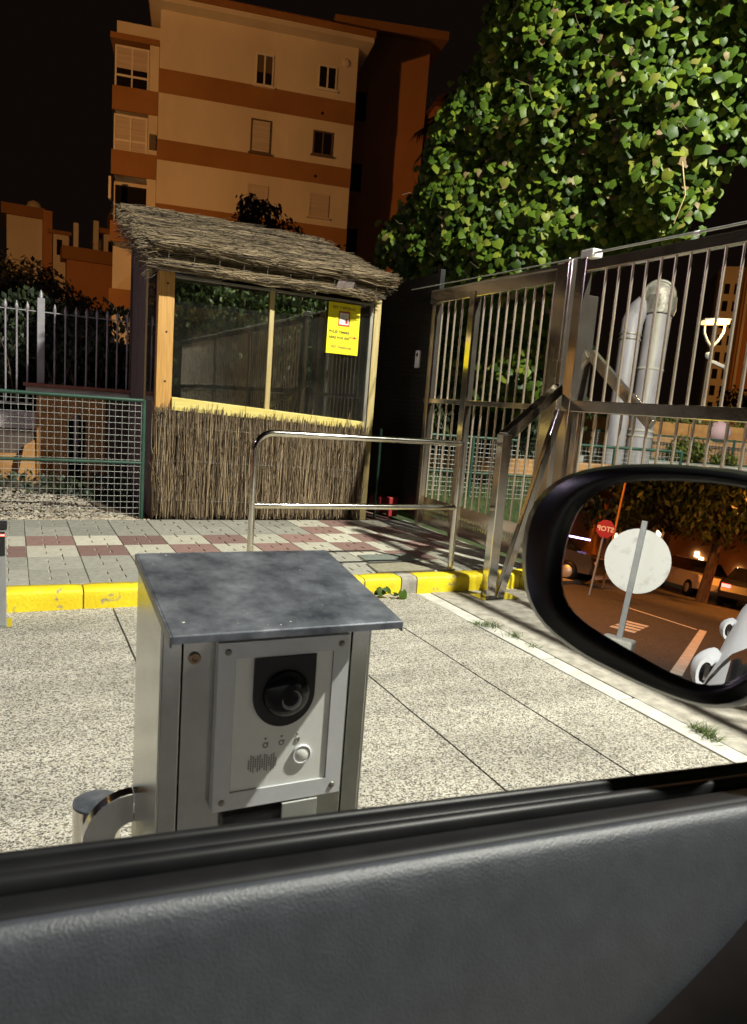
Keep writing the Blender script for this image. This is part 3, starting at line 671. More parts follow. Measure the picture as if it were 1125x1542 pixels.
MB().hexa([(3.02,7.375,2.585),(3.215,7.375,2.595),(3.215,7.40,2.595),(3.02,7.40,2.585),(3.045,7.345,2.69),(3.23,7.345,2.69),(3.23,7.38,2.69),(3.045,7.38,2.69)]).build('flap', M['grey_wood'], roof, .003)

# yellow notice in the window
po = thing('notice_poster', 'bright yellow paper notice with arrow stuck in the kiosk window', 'poster', (3.257,7.652,2.22))
py = 7.681
bpy.data.objects.remove(po)
po = thing('notice_poster', 'bright yellow paper notice with arrow stuck in the kiosk window', 'poster', (3.257,7.651,2.22))
py = 7.652
MB().box(3.068,3.445, py, py+.0015, 1.948, 2.487).build('sheet', M['poster'], po)
tx = lambda s, x, z, sz, m, sk=.0: text_mb(s, sz, (x, py-.0012, z), (1,0,-.02), (sk,0,1), m, po)
tx('REY Y EFFEROS', 3.118, 2.425, .040, M['inkbrown'])
pb = MB(); pb.box(3.19,3.325,py-.0015,py-.0005,2.245,2.262).box(3.19,3.325,py-.0015,py-.0005,2.385,2.402).box(3.19,3.203,py-.0015,py-.0005,2.263,2.384).box(3.312,3.325,py-.0015,py-.0005,2.263,2.384)
pb.box(3.272,3.30,py-.0022,py-.0012,2.275,2.315); pb.lathe((3.286,py-.0012,2.318),[(.012,0),(.012,.001),(0,.001)],12,(0,-1,0)); pb.build('red_symbol', M['inkred'], po)
MB().box(3.203,3.312,py-.0010,py-.0004,2.262,2.385).build('symbol_field', M['inkwhite'], po)
MB().box(3.222,3.295,py-.0016,py-.0011,2.352,2.358).box(3.218,3.27,py-.0016,py-.0011,2.326,2.345).build('symbol_print', M['inkgreen'], po)
tx('PULSE TIMBRE', 3.088, 2.168, .0385, M['ink'], .12)
tx('ABRE POR RSE', 3.086, 2.108, .0385, M['ink'], .12)
ar = MB(); ar.box(3.33,3.385,py-.0014,py-.0004,2.128,2.138); ar.add([(3.385,py-.0014,2.152),(3.385,py-.0014,2.114),(3.425,py-.0014,2.133)],[(0,1,2)]); ar.build('arrow', M['inkred'], po)
tx('REY Pensiones', 3.125, 2.01, .040, M['inkbrown'])

# ------------------------------------------------------------------ green mesh fence, left
gf = thing('mesh_fence', 'green framed welded mesh fence panel left of the kiosk', 'fence', (-.6,7.575,.13))
FY = 7.575
MB().tube([(1.165,FY,.11),(1.165,FY,1.305)], .020, 10).build('post', M['green_paint'], gf)
MB().tube([(-2.4,FY,.2),(-2.4,FY,1.305)], .020, 10).build('post', M['green_paint'], gf)
MB().tube([(-2.4,FY,1.295),(1.165,FY,1.295)], .018, 8).build('top_rail', M['green_paint'], gf)
MB().tube([(-2.4,FY,.683),(1.165,FY,.683)], .016, 8).build('middle_rail', M['green_paint'], gf)
for k in range(58):
    x = 1.145 - .0605*k; zb_ = max(.14, gz(x, FY)-.02)
    MB().tube([(x,FY-.003,zb_),(x+.002*random.uniform(-1,1),FY-.003,1.29)], .0026, 4).build('upright_wire', M['galv'], gf)
for k in range(19):
    z = 1.245 - .0595*k; x_l = -2.4
    MB().tube([(x_l,FY+.002,z),(1.165,FY+.002,z)], .0026, 4).build('cross_wire', M['galv'], gf)

# ------------------------------------------------------------------ spearhead fence, wall and pillar behind it
sf = thing('spearhead_fence', 'silver iron fence with spear tips behind the green mesh panel', 'fence', (.2,9.6,.9))
MB().tube([(-3,9.6,2.185),(1.9,9.6,2.185)], .007, 6).build('top_rail', M['silver_paint'], sf)
MB().box(-3,.22,9.585,9.615,1.12,1.145).build('bottom_rail', M['silver_paint'], sf)
bars = [-.062-.118*k for k in range(24)] + [.053,.165] + [.452+.1155*k for k in range(12)]
sm = MB().tube([(0,0,0),(0,0,1)], .0095, 8).mesh('bar', M['silver_paint'])
for x in bars:
    zb_ = 1.12 if x < .25 else 1.37
    o = MB().tube([(x,9.6,zb_),(x,9.6,2.19)], .0105, 8).build('bar', M['silver_paint'], sf)
    MB().lathe((x,9.6,2.185), [(.011,0),(.015,.012),(.021,.03),(.016,.06),(.007,.09),(0,.105)], 8).build('spear_tip', M['silver_paint'], o)
o = MB().box(.265,.345,9.56,9.64,1.37,2.335).build('square_post', M['silver_paint'], sf, .004)
MB().lathe((.305,9.6,2.336), [(.030,0),(.018,.012),(.024,.035),(.012,.07),(0,.10)], 10).build('finial', M['silver_paint'], o)
wl = thing('garden_wall', 'ochre garden wall with terracotta coping under the spear fence', 'wall', (.65,9.6,.1))
MB().box(.12,1.9,9.47,9.73,1.335,1.375).build('coping', M['terracotta'], wl, .008)
MB().box(.15,1.9,9.50,9.70,1.24,1.334).build('wall_head', M['plaster'], wl, .006)
MB().box(.26,.60,9.52,9.68,.1,1.239).build('pillar', M['orange_stucco'], wl, .01)
MB().box(.601,1.02,9.53,9.68,.98,1.239).build('wall_panel', M['orange_stucco'], wl)
MB().box(.80,1.02,9.535,9.68,.1,.979).build('wall_panel', M['orange_stucco'], wl)
MB().tube([(.69,9.50,.5),(.69,9.50,1.04)], .028, 10).build('downpipe', M['silver_paint'], wl)
MB().box(1.021,1.9,9.54,9.68,.1,1.239).build('wall_panel', M['dark_wood'], wl)
lw = thing('low_wall', 'low plastered wall below the left spear fence bars', 'wall', (-1.2,9.7,.1))
MB().box(-4,.258,9.58,9.8,.84,1.04).build('wall_head', M['plaster'], lw, .01)
MB().box(-4,.258,9.60,9.8,.55,.839).build('wall_base', M['dark_wood'], lw)
MB().box(-4,.258,9.57,9.8,.1,.549).build('wall_foot', M['orange_stucco'], lw)
lwb = MB(); lwb.hexa([(.02,9.35,.1),(.25,9.35,.1),(.25,9.55,.1),(.02,9.55,.1),(.13,9.38,.66),(.24,9.38,.72),(.24,9.55,.72),(.13,9.55,.66)])
tag(lwb.build('stone_block', M['orange_stucco'], None), 'sloping ochre stone block standing before the low plastered wall', 'stone block')

mb = MB()
for k in range(2600):
    x = random.uniform(-1.5,1.25); yy = random.uniform(8.35,9.4); leaf_quad(mb, Vector((x,yy,.12+random.random()**2*.28)), Vector((0,-.5,1))+rv()*.8, random.uniform(.04,.09))
mb.build('ground_cover', M['leaf_dark'], None, kind='stuff')
# ------------------------------------------------------------------ card reader post at the left edge
cr = thing('card_reader_post', 'grey metal card reader post cut by the left edge of view', 'post', (-.08,4.6,0))
MB().box(-.135,-.029,4.60,4.72,0,.572).build('body', M['post_grey'], cr, .004)
MB().box(-.14,-.024,4.595,4.725,.572,.602).build('cap', M['black'], cr, .004)
MB().box(-.12,-.036,4.597,4.60,.42,.56).build('screen', M['black'], cr)
MB().box(-.06,-.038,4.5955,4.597,.535,.545).build('indicator', M['tail'], cr)
MB().box(-.16,.0,4.57,4.74,0,.008).build('base_plate', M['brushed'], cr)

# ------------------------------------------------------------------ gates
fg = thing('fixed_gate_panel', 'fixed polished steel gate panel between perforated door and main post', 'gate', (4.1,6,.1))
GX = 4.10
def vbar(parent, x, y, z0, z1, w_=.021, name='bar'):
    return MB().tube([(x,y,z0),(x,y,z1)], w_/2, 10, False).build(name, M['bar_steel'], parent)
MB().box(GX-.03,GX+.03,5.06,7.22,2.545,2.69).build('top_rail', M['gate_steel'], fg, .006)
MB().box(GX-.024,GX+.024,5.06,7.20,1.495,1.545).build('middle_rail', M['gate_steel'], fg, .004)
for y in (7.0,6.87,6.74,6.605,6.215,6.09,5.965,5.835,5.705,5.573,5.445,5.312,5.18):
    vbar(fg, GX, y, .47, 2.545)
MB().box(GX-.035,GX+.035,7.085,7.16,.12,2.545).build('end_stile', M['gate_steel'], fg, .006)
MB().box(GX-.04,GX+.04,6.33,6.43,.12,2.60).build('stile', M['gate_steel'], fg, .006)
sp = MB(); # bottom plate with two rows of slots: rails plus the webs between the slots
sp.box(GX-.004,GX+.004,5.06,7.085,.375,.475); sp.box(GX-.004,GX+.004,5.06,7.085,.318,.337); sp.box(GX-.004,GX+.004,5.06,7.085,.17,.28)
y = 5.06
while y < 7.08:
    sp.box(GX-.004,GX+.004,y,y+.021,.337,.375); sp.box(GX-.004,GX+.004,y,y+.021,.28,.318); y += .042
sp.build('slotted_plate', M['gate_steel'], fg)
gp = thing('gate_post', 'tall square polished steel post at the end of the sliding gate', 'post', (4.1,4.9,0))
MB().box(4.00,4.16,4.86,5.055,0,2.69).build('main_post', M['gate_steel'], gp, .008)
MB().box(3.985,3.999,4.885,4.95,1.9,2.70).build('cover_strip', M['gate_steel'], gp, .003)
MB().box(3.99,4.0,4.90,5.0,1.62,2.02).build('lock_plate', M['brushed'], gp, .004)
MB().box(3.93,4.03,4.56,4.70,2.655,2.72).build('roller_bracket', M['white'], gp, .012)
MB().box(4.24,4.36,4.92,5.05,0,2.45).build('rear_post', M['gate_steel'], gp, .006)
MB().bar((4.34,4.90,1.98),(4.34,4.15,1.44), .045,.09).build('brace', M['gate_steel'], gp, .004)
sg = thing('sliding_gate', 'polished steel sliding gate leaf with upright bars and thick rail', 'gate', (3.95,1,0))
SX = 3.95
MB().box(SX-.03,SX+.03,-4.4,4.60,2.552,2.63).build('top_rail', M['gate_steel'], sg, .006)
MB().box(SX-.03,SX+.03,-4.4,4.655,1.495,1.583).build('middle_rail', M['gate_steel'], sg, .006)
MB().box(SX-.03,SX+.03,-4.4,4.60,.14,.26).build('bottom_rail', M['gate_steel'], sg, .006)
MB().box(SX-.035,SX+.035,4.60,4.71,.12,2.65).build('end_stile', M['gate_steel'], sg, .008)
MB().box(SX-.03,SX+.03,4.49,4.56,.26,1.495).build('end_stile', M['gate_steel'], sg, .008)
ys = [4.413,4.279,4.145,4.016,3.888,3.763,3.643,3.508,3.376,3.247]
while ys[-1] > -4.3: ys.append(ys[-1]-.1295)
for k, y in enumerate(ys):
    if k in (20, 40): MB().box(SX-.035,SX+.035,y-.045,y+.045,.26,2.56).build('stile', M['gate_steel'], sg, .006); continue
    vbar(sg, SX, y, 1.583, 2.552, .0215); vbar(sg, SX, y+.055, .26, 1.495, .0215)
rb = MB().tube([(SX+.03,7.5,2.712),(SX+.02,4.62,2.675)], .0055, 6).tube([(SX,4.64,2.685),(SX,3.4,2.675),(SX,-4.4,2.66)], .009, 8)
tag(rb.build('gate_rod', M['galv'], None), 'thin pale rod running along the top of both gate panels', 'rod')
for yb in (3.62, 1.6): MB().lathe((SX,yb,2.672), [(.012,-.025),(.016,-.015),(.016,.015),(.012,.025)], 8, (0,1,0)).build('clamp', M['white'], sg)

gb = thing('gate_guide', 'bent square steel guide with diagonal strut before the gate post', 'gate guide', (3.42,4.66,0))
MB().box(3.335,3.42,4.622,4.707,.008,1.285).build('short_post', M['steel'], gb, .006)
MB().bar((3.375,4.664,1.262),(3.985,4.83,1.675), .075,.085).build('sloping_arm', M['steel'], gb, .006)
MB().bar((3.47,4.655,.0),(3.87,4.655,1.50), .065,.05,(0,1,0)).build('strut', M['steel'], gb, .005)
MB().box(3.27,3.62,4.56,4.76,.0005,.008).build('base_plate', M['brushed'], gb)

# perforated pedestrian door
pd = thing('perforated_door', 'black perforated steel door between kiosk and gate panel', 'door', (4.2,8.0,.1))
PXX = 4.2; holes_y = [7.44 + .052*k for k in range(27)]; holes_z = [.66 + .05*k for k in range(42)]
pp = MB(); 
ya, yb2 = 7.30, 8.95
hw_ = .0062; zc = .2
for z in holes_z:
    pp.box(PXX-.002,PXX+.002,ya,yb2,zc,z-.0062); zc = z+.0062
    yc = ya
    for y in holes_y: pp.add([(PXX-.002,yc,z-.0062),(PXX-.002,y-hw_,z-.0062),(PXX-.002,y-hw_,z+.0062),(PXX-.002,yc,z+.0062)], [(0,1,2,3)]); yc = y+hw_
    pp.add([(PXX-.002,yc,z-.0062),(PXX-.002,yb2,z-.0062),(PXX-.002,yb2,z+.0062),(PXX-.002,yc,z+.0062)], [(0,1,2,3)])
pp.box(PXX-.002,PXX+.002,ya,yb2,zc,2.9); pp.build('perforated_sheet', M['black_steel'], pd)
MB().box(PXX+.022,PXX+.026,7.31,8.94,.2,2.9).build('dark_blocker_sheet', M['screw'], pd)  # dark sheet added so the lit garden stays hidden behind the holes
MB().box(PXX-.03,PXX+.03,7.225,7.30,.15,2.93).build('door_frame', M['black_steel'], pd, .004)
MB().box(PXX-.03,PXX+.03,8.95,9.03,.15,2.93).build('door_frame', M['black_steel'], pd, .004)
wi = thing('door_intercom', 'small white intercom plate mounted on the black perforated door', 'intercom', (4.17,7.62,1.98))
MB().box(4.178,4.197,7.565,7.66,1.885,2.08).build('plate', M['white'], wi, .004)
MB().lathe((4.1775,7.615,2.03), [(.022,0),(.022,.002),(0,.004)], 14, (-1,0,0)).build('camera_eye', M['black'], wi)
gpole = tag(MB().tube([(3.86,7.75,.12),(3.86,7.75,1.16)], .018, 10).build('fence_pole', M['green_paint'], None), 'thin green pole between the heather screen and black door', 'pole')
cl = tag(MB().box(4.02,4.16,7.95,8.25,.13,.33).box(4.03,4.15,7.72,7.80,.13,.36).build('plastic_crate', M['redplastic'], None, .01), 'small red plastic crate at the foot of the black door', 'crate')
step = struct(MB().box(3.72,4.03,7.485,9.2,-.05,.115), 'door_step', M['red_tile'])

# ------------------------------------------------------------------ ivy wall above and behind the gate
iv = thing('ivy_wall', 'tall mass of glossy ivy hanging over the steel gate', 'ivy', (5.4,7.3,0))
A = Vector((4.75,9.7,0)); Bv = Vector((6.2,4.9,0)); dI = (Bv-A).normalized(); nI = Vector((dI.y,-dI.x,0))
if nI.dot(Vector((-1,-1,0))) < 0: nI = -nI
poly = [(1.15,6.9),(1.05,6.09),(.47,5.25),(.22,5.0),(.08,4.32),(-.43,4.03),(-.62,3.6),(-.1,3.25),(.25,2.9),(.45,1.5),(2.5,1.5),(2.7,2.7),(3.0,3.2),(4.02,3.28),(4.22,3.47),(4.36,3.94),(4.72,4.23),(5.2,4.7),(5.6,5.6),(5.4,7.6),(2.6,7.8)]
def inside(s_, z):
    c = False; j = len(poly)-1
    for i in range(len(poly)):
        a, b = poly[i], poly[j]
        if (a[1] > z) != (b[1] > z) and s_ < (b[0]-a[0])*(z-a[1])/(b[1]-a[1])+a[0]: c = not c
        j = i
    return c
def edge_d(s_, z):
    best = 9; p = Vector((s_, z)); j = len(poly)-1
    for i in range(len(poly)):
        a, b = Vector(poly[i]), Vector(poly[j]); ab = b-a; t = max(0, min(1, (p-a).dot(ab)/ab.length_squared)); best = min(best, (p-a-ab*t).length); j = i
    return best
def ivy_surf(s_, z):
    e = min(1, edge_d(s_, z)/.7)
    bulge = -.34*(1-e)**2 + .15*mnoise.noise((s_*1.1, z*1.1, 2)) + .12*mnoise.noise((s_*3, z*3, 7))
    lo = -.55 * max(0, min(1, (3.1-z)/.5))
    return A + dI*s_ + Vector((0,0,z)) + nI*(bulge + lo)
cand = []
tries = 0
while len(cand) < 15500 and tries < 120000:
    tries += 1
    s_, z = random.uniform(-.8,5.6), random.uniform(1.45,7.7)
    if not inside(s_ + random.gauss(0,.05), z + random.gauss(0,.05)): continue
    if z < 2.7 and random.random() < .5: continue
    h = mnoise.noise((s_*1.7, z*1.7, 11))
    if h > .40 and random.random() < .6: continue      # thin places where stems show
    if s_ < 1.6 and random.random() < .10*(1.6-s_)/1.6: continue
    cand.append((s_, z))
LV = []
for s_, z in cand:
    p = ivy_surf(s_, z) + nI*random.uniform(-.15,.06)
    e = .02
    n_ = (nI*.75 + rv()*.46 + Vector((.05,-.45,.28))).normalized()
    size = random.triangular(.05,.148,.092)
    LV.append((p, n_, size))
camp = Vector((0,0,1.43))
LV.sort(key=lambda l: -(l[2]/(l[0]-camp).length) - (.02 if l[0].z < 6 and l[0].z > 2.7 else 0) * (1 if (l[0]-A).dot(nI) > -.05 else 0))
iv_mass = MB()
for p, n_, size in LV[300:]: leaf_quad(iv_mass, p, n_, size, shape='ivy')
iv_mass.build('foliage', M['leaf_ivy'], iv, kind='stuff')
for p, n_, size in LV[:300]:
    m_ = MB(); leaf_quad(m_, p, n_, size, shape='ivy'); m_.build('leaf', M['leaf_ivy'], iv)
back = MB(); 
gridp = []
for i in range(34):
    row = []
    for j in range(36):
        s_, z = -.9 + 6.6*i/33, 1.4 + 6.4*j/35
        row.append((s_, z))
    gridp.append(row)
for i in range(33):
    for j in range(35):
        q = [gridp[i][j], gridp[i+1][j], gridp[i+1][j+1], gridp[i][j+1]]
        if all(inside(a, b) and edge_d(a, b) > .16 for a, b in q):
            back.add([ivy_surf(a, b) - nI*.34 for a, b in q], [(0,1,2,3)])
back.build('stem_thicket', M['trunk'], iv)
st = MB()
for k in range(260):
    s_, z = random.choice(cand); p = ivy_surf(s_, z) - nI*.12
    pts = [p]; d = Vector((0,0,1)) + rv()*.6
    for q in range(4): d = (d + rv()*.5).normalized(); pts.append(pts[-1] + d*.11)
    st.tube(pts, [.006,.005,.004,.003,.002], 4, False)
st.build('stems', M['trunk'], iv)
tw = MB(); tw.tube([ivy_surf(4.15,4.0)+nI*.1, ivy_surf(4.2,3.7)+nI*.16, ivy_surf(4.1,3.45)+nI*.18], [.008,.007,.005], 6); tw.build('dead_twig', M['pale_wood'], iv)

# ------------------------------------------------------------------ apartment building
P0 = Vector((5.69,35.28,0)); db = Vector((math.sin(R(102)), math.cos(R(102)), 0)); nb = Vector((db.y,-db.x,0))  # nb points to the camera
if nb.y > 0: nb = -nb
def bb(s0, s1, d0, d1, z0, z1):   # box in facade coordinates, d = metres in front of the facade
    pts = []
    for z in (z0, z1):
        for s_, d in ((s0,d1),(s1,d1),(s1,d0),(s0,d0)): pts.append(P0 + db*s_ + nb*d + Vector((0,0,z)))
    return pts
ab = thing('apartment_building', 'cream apartment block with terracotta bands lit orange behind the kiosk', 'building', P0)
def H(name, args, m, parent, bevel=0):
    return MB().hexa(bb(*args)).build(name, m, parent, bevel)
zs = [-.05, 2.9, 5.72, 8.5, 11.22, 13.92, 16.6]
H('wall', (0,8.57,-9,0,-.05,17.15), M['cream_wall'], ab)
for z0, z1 in ((13.9,14.86),(11.2,12.04),(8.4,9.40),(5.6,6.5)):
    H('band', (-.012,8.585,-8.9,.014,z0,z1), M['band_wall'], ab)
roof_b = H('eaves', (-.45,9.1,-9.4,.75,17.16,17.36), M['cream_wall'], ab)
H('fascia', (-.5,9.15,-9.4,.80,17.37,17.62), M['band_wall'], roof_b)
rr = MB().add(bb(-.55,9.2,-9.4,.86,17.63,17.63)[:4] + [P0+db*2.5+nb*(-4.3)+Vector((0,0,19.4)), P0+db*6.5+nb*(-4.3)+Vector((0,0,19.4))], [(0,1,5,4),(1,2,5),(2,3,4,5),(3,0,4),(3,2,1,0)])
rr.build('roof', M['roof_tile'], roof_b)
def window(par, s0, s1, z0, z1, frame, kind):
    fm = MB(); t_ = .07
    fm.hexa(bb(s0,s1,.001,.05,z0,z0+t_)).hexa(bb(s0,s1,.001,.05,z1-t_,z1)).hexa(bb(s0,s0+t_,.001,.05,z0+t_,z1-t_)).hexa(bb(s1-t_,s1,.001,.05,z0+t_,z1-t_))
    mid = (s0+s1)/2
    if kind != 'shut': fm.hexa(bb(mid-.035,mid+.035,.001,.045,z0+t_,z1-t_))
    f_ = fm.build('window', frame, par)
    if kind == 'half':
        zc = z0 + (z1-z0)*.42
        H('pane', (s0+t_,s1-t_,.001,.02,z0+t_,zc), M['night_glass'], f_); H('shutter', (s0+t_,s1-t_,.001,.03,zc,z1-t_), M['win_dark'], f_)
    elif kind == 'shut': H('shutter', (s0+t_,s1-t_,.001,.03,z0+t_,z1-t_), M['shutter'], f_)
    else: H('pane', (s0+t_,s1-t_,.001,.02,z0+t_,z1-t_), M['night_glass'], f_)
    H('sill', (s0-.08,s1+.08,.001,.12,z0-.07,z0-.002), frame, f_)
    return f_
window(ab,4.03,4.83,14.88,16.18,M['win_frame'],'half'); window(ab,6.80,7.66,15.2,16.2,M['win_frame'],'open')
window(ab,3.95,4.86,12.1,13.5,M['win_dark'],'shut'); window(ab,6.74,7.66,12.42,13.45,M['win_dark'],'open')
window(ab,3.92,4.85,9.45,10.76,M['shutter'],'shut'); window(ab,6.73,7.65,9.73,10.76,M['shutter'],'shut')
window(ab,3.92,4.85,6.6,7.9,M['shutter'],'shut'); window(ab,6.73,7.65,6.9,7.9,M['shutter'],'shut')
MB().lathe(P0+db*8.05+nb*.02+Vector((0,0,16.45)), [(.16,0),(.18,.02),(.12,.04),(0,.05)], 14, nb).build('wall_lamp', M['cream_wall'], ab)
for s_, z in ((7.1,14.2),(6.95,11.5)): MB().lathe(P0+db*s_+nb*.015+Vector((0,0,z)), [(.07,0),(.07,.02),(0,.02)], 10, nb).build('vent', M['dark'], ab)
# left wing of balconies, set back
H('wing_wall', (-1.86,-.02,-8,-1.2,-.05,16.9), M['cream_wall'], ab)
H('wing_roof', (-2.0,-.02,-8,-.02,15.72,15.95), M['band_wall'], ab)
for z0, z1 in ((12.95,13.9),(10.35,11.35),(7.6,8.45),(4.8,5.6)):
    H('balcony_parapet', (-1.88,-.015,-.12,-.01,z0,z1), M['band_wall'], ab); H('balcony_side', (-1.88,-1.78,-1.2,-.121,z0,z1), M['band_wall'], ab)
    H('balcony_floor', (-1.86,-.02,-1.2,-.13,z0,z0+.14), M['cream_wall'], ab)
def wing_win(s0, s1, z0, z1, m, zc=None):
    f_ = MB().hexa(bb(s0,s1,-.10,-.05,z1-.08,z1)).hexa(bb(s0,s0+.07,-.10,-.05,z0,z1-.08)).hexa(bb(s1-.07,s1,-.10,-.05,z0,z1-.08)).hexa(bb((s0+s1)/2-.03,(s0+s1)/2+.03,-.10,-.05,z0,z1-.08)).hexa(bb(s0+.07,s1-.07,-.10,-.055,z0+.38,z0+.46)).build('balcony_window', M['win_frame'], ab)
    if zc: H('shutter', (s0+.07,s1-.07,-.09,-.06,zc,z1-.08), M['shutter'], f_)
    H('pane', (s0+.07,s1-.07,-.10,-.08,z0,zc or z1-.08), m, f_)
wing_win(-1.8,-.42,13.92,15.5,M['night_glass'],14.62); wing_win(-1.8,-.42,11.36,12.8,M['shutter'])
H('wing_pier', (-.40,-.02,-.5,-.06,8.5,15.7), M['cream_wall'], ab)
H('air_conditioner', (-.33,-.06,-.06,.10,11.55,12.15), M['win_dark'], ab)
H('dark_opening', (-1.8,-.42,-1.19,-1.15,8.5,10.2), M['night_glass'], ab)
H('open_awning', (-1.95,-1.85,-.2,.15,9.3,10.2), M['win_frame'], ab)
# darker block to the right, behind
b2 = thing('rear_apartment_block', 'dark ochre apartment block behind the ivy, right of the cream block', 'building', (16,36,0))
MB().hexa([(14.3,36.6,-.05),(18.6,35.2,-.05),(21,44,-.05),(16,45,-.05),(14.3,36.6,19.2),(18.6,35.2,19.2),(21,44,19.2),(16,45,19.2)]).build('wall', M['ochre_wall'], b2)
MB().hexa([(18.62,34.2,-.05),(24,33.0,-.05),(26,42,-.05),(20.7,43,-.05),(18.62,34.2,16.0),(24,33.0,16.0),(26,42,16),(20.7,43,16)]).build('wing', M['ochre_wall'], b2)
MB().hexa([(18.3,33.7,16.01),(24.4,32.4,16.01),(26.4,42,16.01),(20.4,43.4,16.01),(19.3,35,17.0),(24,34,17.0),(25.6,41,17.0),(21,42,17.0)]).build('wing_roof', M['roof_tile'], b2)
MB().hexa([(13.9,36.2,19.21),(19.2,34.5,19.21),(21.3,44.3,19.21),(15.6,45.4,19.21),(13.9,36.2,19.6),(19.2,34.5,19.6),(21.3,44.3,19.6),(15.6,45.4,19.6)]).build('cornice', M['band_wall'], b2)
for z in (15.2,11.9,8.8):
    MB().hexa([(14.75,36.40,z),(15.75,36.07,z),(15.77,36.2,z),(14.77,36.5,z),(14.75,36.40,z+1.3),(15.75,36.07,z+1.3),(15.77,36.2,z+1.3),(14.77,36.5,z+1.3)]).build('window', M['night_glass'], b2)

# low houses far left
def house(label, x0, x1, y, z0, z1, par=.5, wm='cream_wall', dep=5):
    t = thing('flat_roofed_house', label, 'house', ((x0+x1)/2, y, z0), 'flat roofed houses beyond the dark tree')
    MB().box(x0, x1, y, y+dep, -.05, z1-par).build('wall', M[wm], t)
    MB().box(x0-.3, x1+.12, y-.25, y+dep, z1-par+.001, z1).build('parapet', M['band_wall'], t)
    return t
h = house('cream flat roofed house with ochre parapet and dome antenna', -.25, 1.72, 52.2, 0, 11.65, .62)
MB().lathe((1.3,54,11.65), [(.45,0),(.5,.3),(.35,.65),(0,.8)], 14).build('roof_dome', M['cream_wall'], h)
h = house('narrow orange lit house wing right of the cream flat house', 2.3, 3.2, 51.5, 0, 10.4, .2)
MB().box(2.5,2.8,51.45,51.5,9.0,9.9).build('window', M['night_glass'], h); MB().box(1.74,2.25,51.6,55,0,11.5).build('stair_tower', M['ochre_wall'], h)
h = house('low terracotta terrace with chimney left of the kiosk roof', 3.0, 6.4, 50.0, 0, 9.35, .75, 'ochre_wall')
MB().box(3.35,3.62,49.9,50.2,9.36,10.75).build('chimney', M['cream_wall'], h); MB().box(4.55,4.85,50.9,51.2,9.36,11.25).build('chimney', M['cream_wall'], h)
h = house('small cream roof house with dark window beside the balcony block', 5.2, 6.2, 51.2, 0, 10.9, .3)
MB().box(5.45,5.85,51.14,51.2,9.3,10.2).build('window', M['night_glass'], h)
h = house('tall ochre house with glazed grid balcony behind the thatch', 6.0, 7.2, 49.4, 0, 12.3, .9, 'ochre_wall')
fm = MB()
for k in range(4): fm.box(6.2+.28*k, 6.25+.28*k, 49.34, 49.4, 8.0, 10.6)
for k in range(6): fm.box(6.25, 7.1, 49.345, 49.395, 8.0+.5*k, 8.07+.5*k)
fm.build('window_grid', M['win_frame'], h); MB().box(6.2,7.1,49.37,49.4,8.0,10.6).build('pane', M['night_glass'], h)
MB().box(6.0,6.2,49.2,49.4,7.8,10.8).build('pier', M['cream_wall'], h)

# big dark tree, hedge, shrubs
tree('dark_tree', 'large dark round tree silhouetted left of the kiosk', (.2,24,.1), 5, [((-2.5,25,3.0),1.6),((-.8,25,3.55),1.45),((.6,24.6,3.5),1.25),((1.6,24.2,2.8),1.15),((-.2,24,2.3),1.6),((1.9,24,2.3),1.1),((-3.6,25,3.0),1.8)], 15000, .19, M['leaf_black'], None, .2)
hd_ = thing('hedge', 'leafy garden hedge growing behind the spearhead fence', 'hedge', (.5,10.6,.1))
mb = MB()
for k in range(8500):
    x = random.uniform(-2.4, 2.9); z = random.uniform(.3, 2.45) + .2*mnoise.noise((x*2,0,0)); yy = 10.5 + .5*mnoise.noise((x*1.5, z*1.5, 0)) + random.uniform(-.25,.35)
    if mnoise.noise((x*2.2, z*2.2, 9)) > .42: continue
    leaf_quad(mb, Vector((x,yy,z)), Vector((0,-1,.3)) + rv()*.9, random.uniform(.05,.11))
mb.build('foliage', M['leaf_dark'], hd_, kind='stuff')
mb = MB()
for k in range(60):
    x = random.uniform(-2.4,2.8); p = Vector((x,10.7,.1)); pts = [p]; d = Vector((random.gauss(0,.3),random.gauss(0,.2),1))
    for q in range(5): d = (d+rv()*.35).normalized(); pts.append(pts[-1]+d*.42)
    mb.tube(pts, [.014,.012,.010,.007,.005,.003], 5, False)
mb.build('branches', M['trunk'], hd_)
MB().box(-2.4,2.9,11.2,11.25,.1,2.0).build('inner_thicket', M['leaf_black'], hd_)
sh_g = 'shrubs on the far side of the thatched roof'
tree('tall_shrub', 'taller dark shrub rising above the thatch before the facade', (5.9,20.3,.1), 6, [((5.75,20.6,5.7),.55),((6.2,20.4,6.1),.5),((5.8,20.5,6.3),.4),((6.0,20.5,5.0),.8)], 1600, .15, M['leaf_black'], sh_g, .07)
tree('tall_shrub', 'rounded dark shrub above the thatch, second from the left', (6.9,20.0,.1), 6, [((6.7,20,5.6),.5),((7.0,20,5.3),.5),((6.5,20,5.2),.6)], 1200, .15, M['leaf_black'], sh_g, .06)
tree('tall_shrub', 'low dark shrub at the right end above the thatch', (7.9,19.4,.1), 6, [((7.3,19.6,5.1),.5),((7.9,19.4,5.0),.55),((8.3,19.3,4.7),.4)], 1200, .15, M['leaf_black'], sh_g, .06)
pal = thing('palm_tree', 'dark palm crown against the rear apartment block', 'palm', (14.6,24.5,0))
MB().tube([(14.6,24.5,0),(14.7,24.5,6),(14.6,24.5,11.6)], [.25,.2,.18], 8).build('trunk', M['trunk'], pal)
mb = MB()
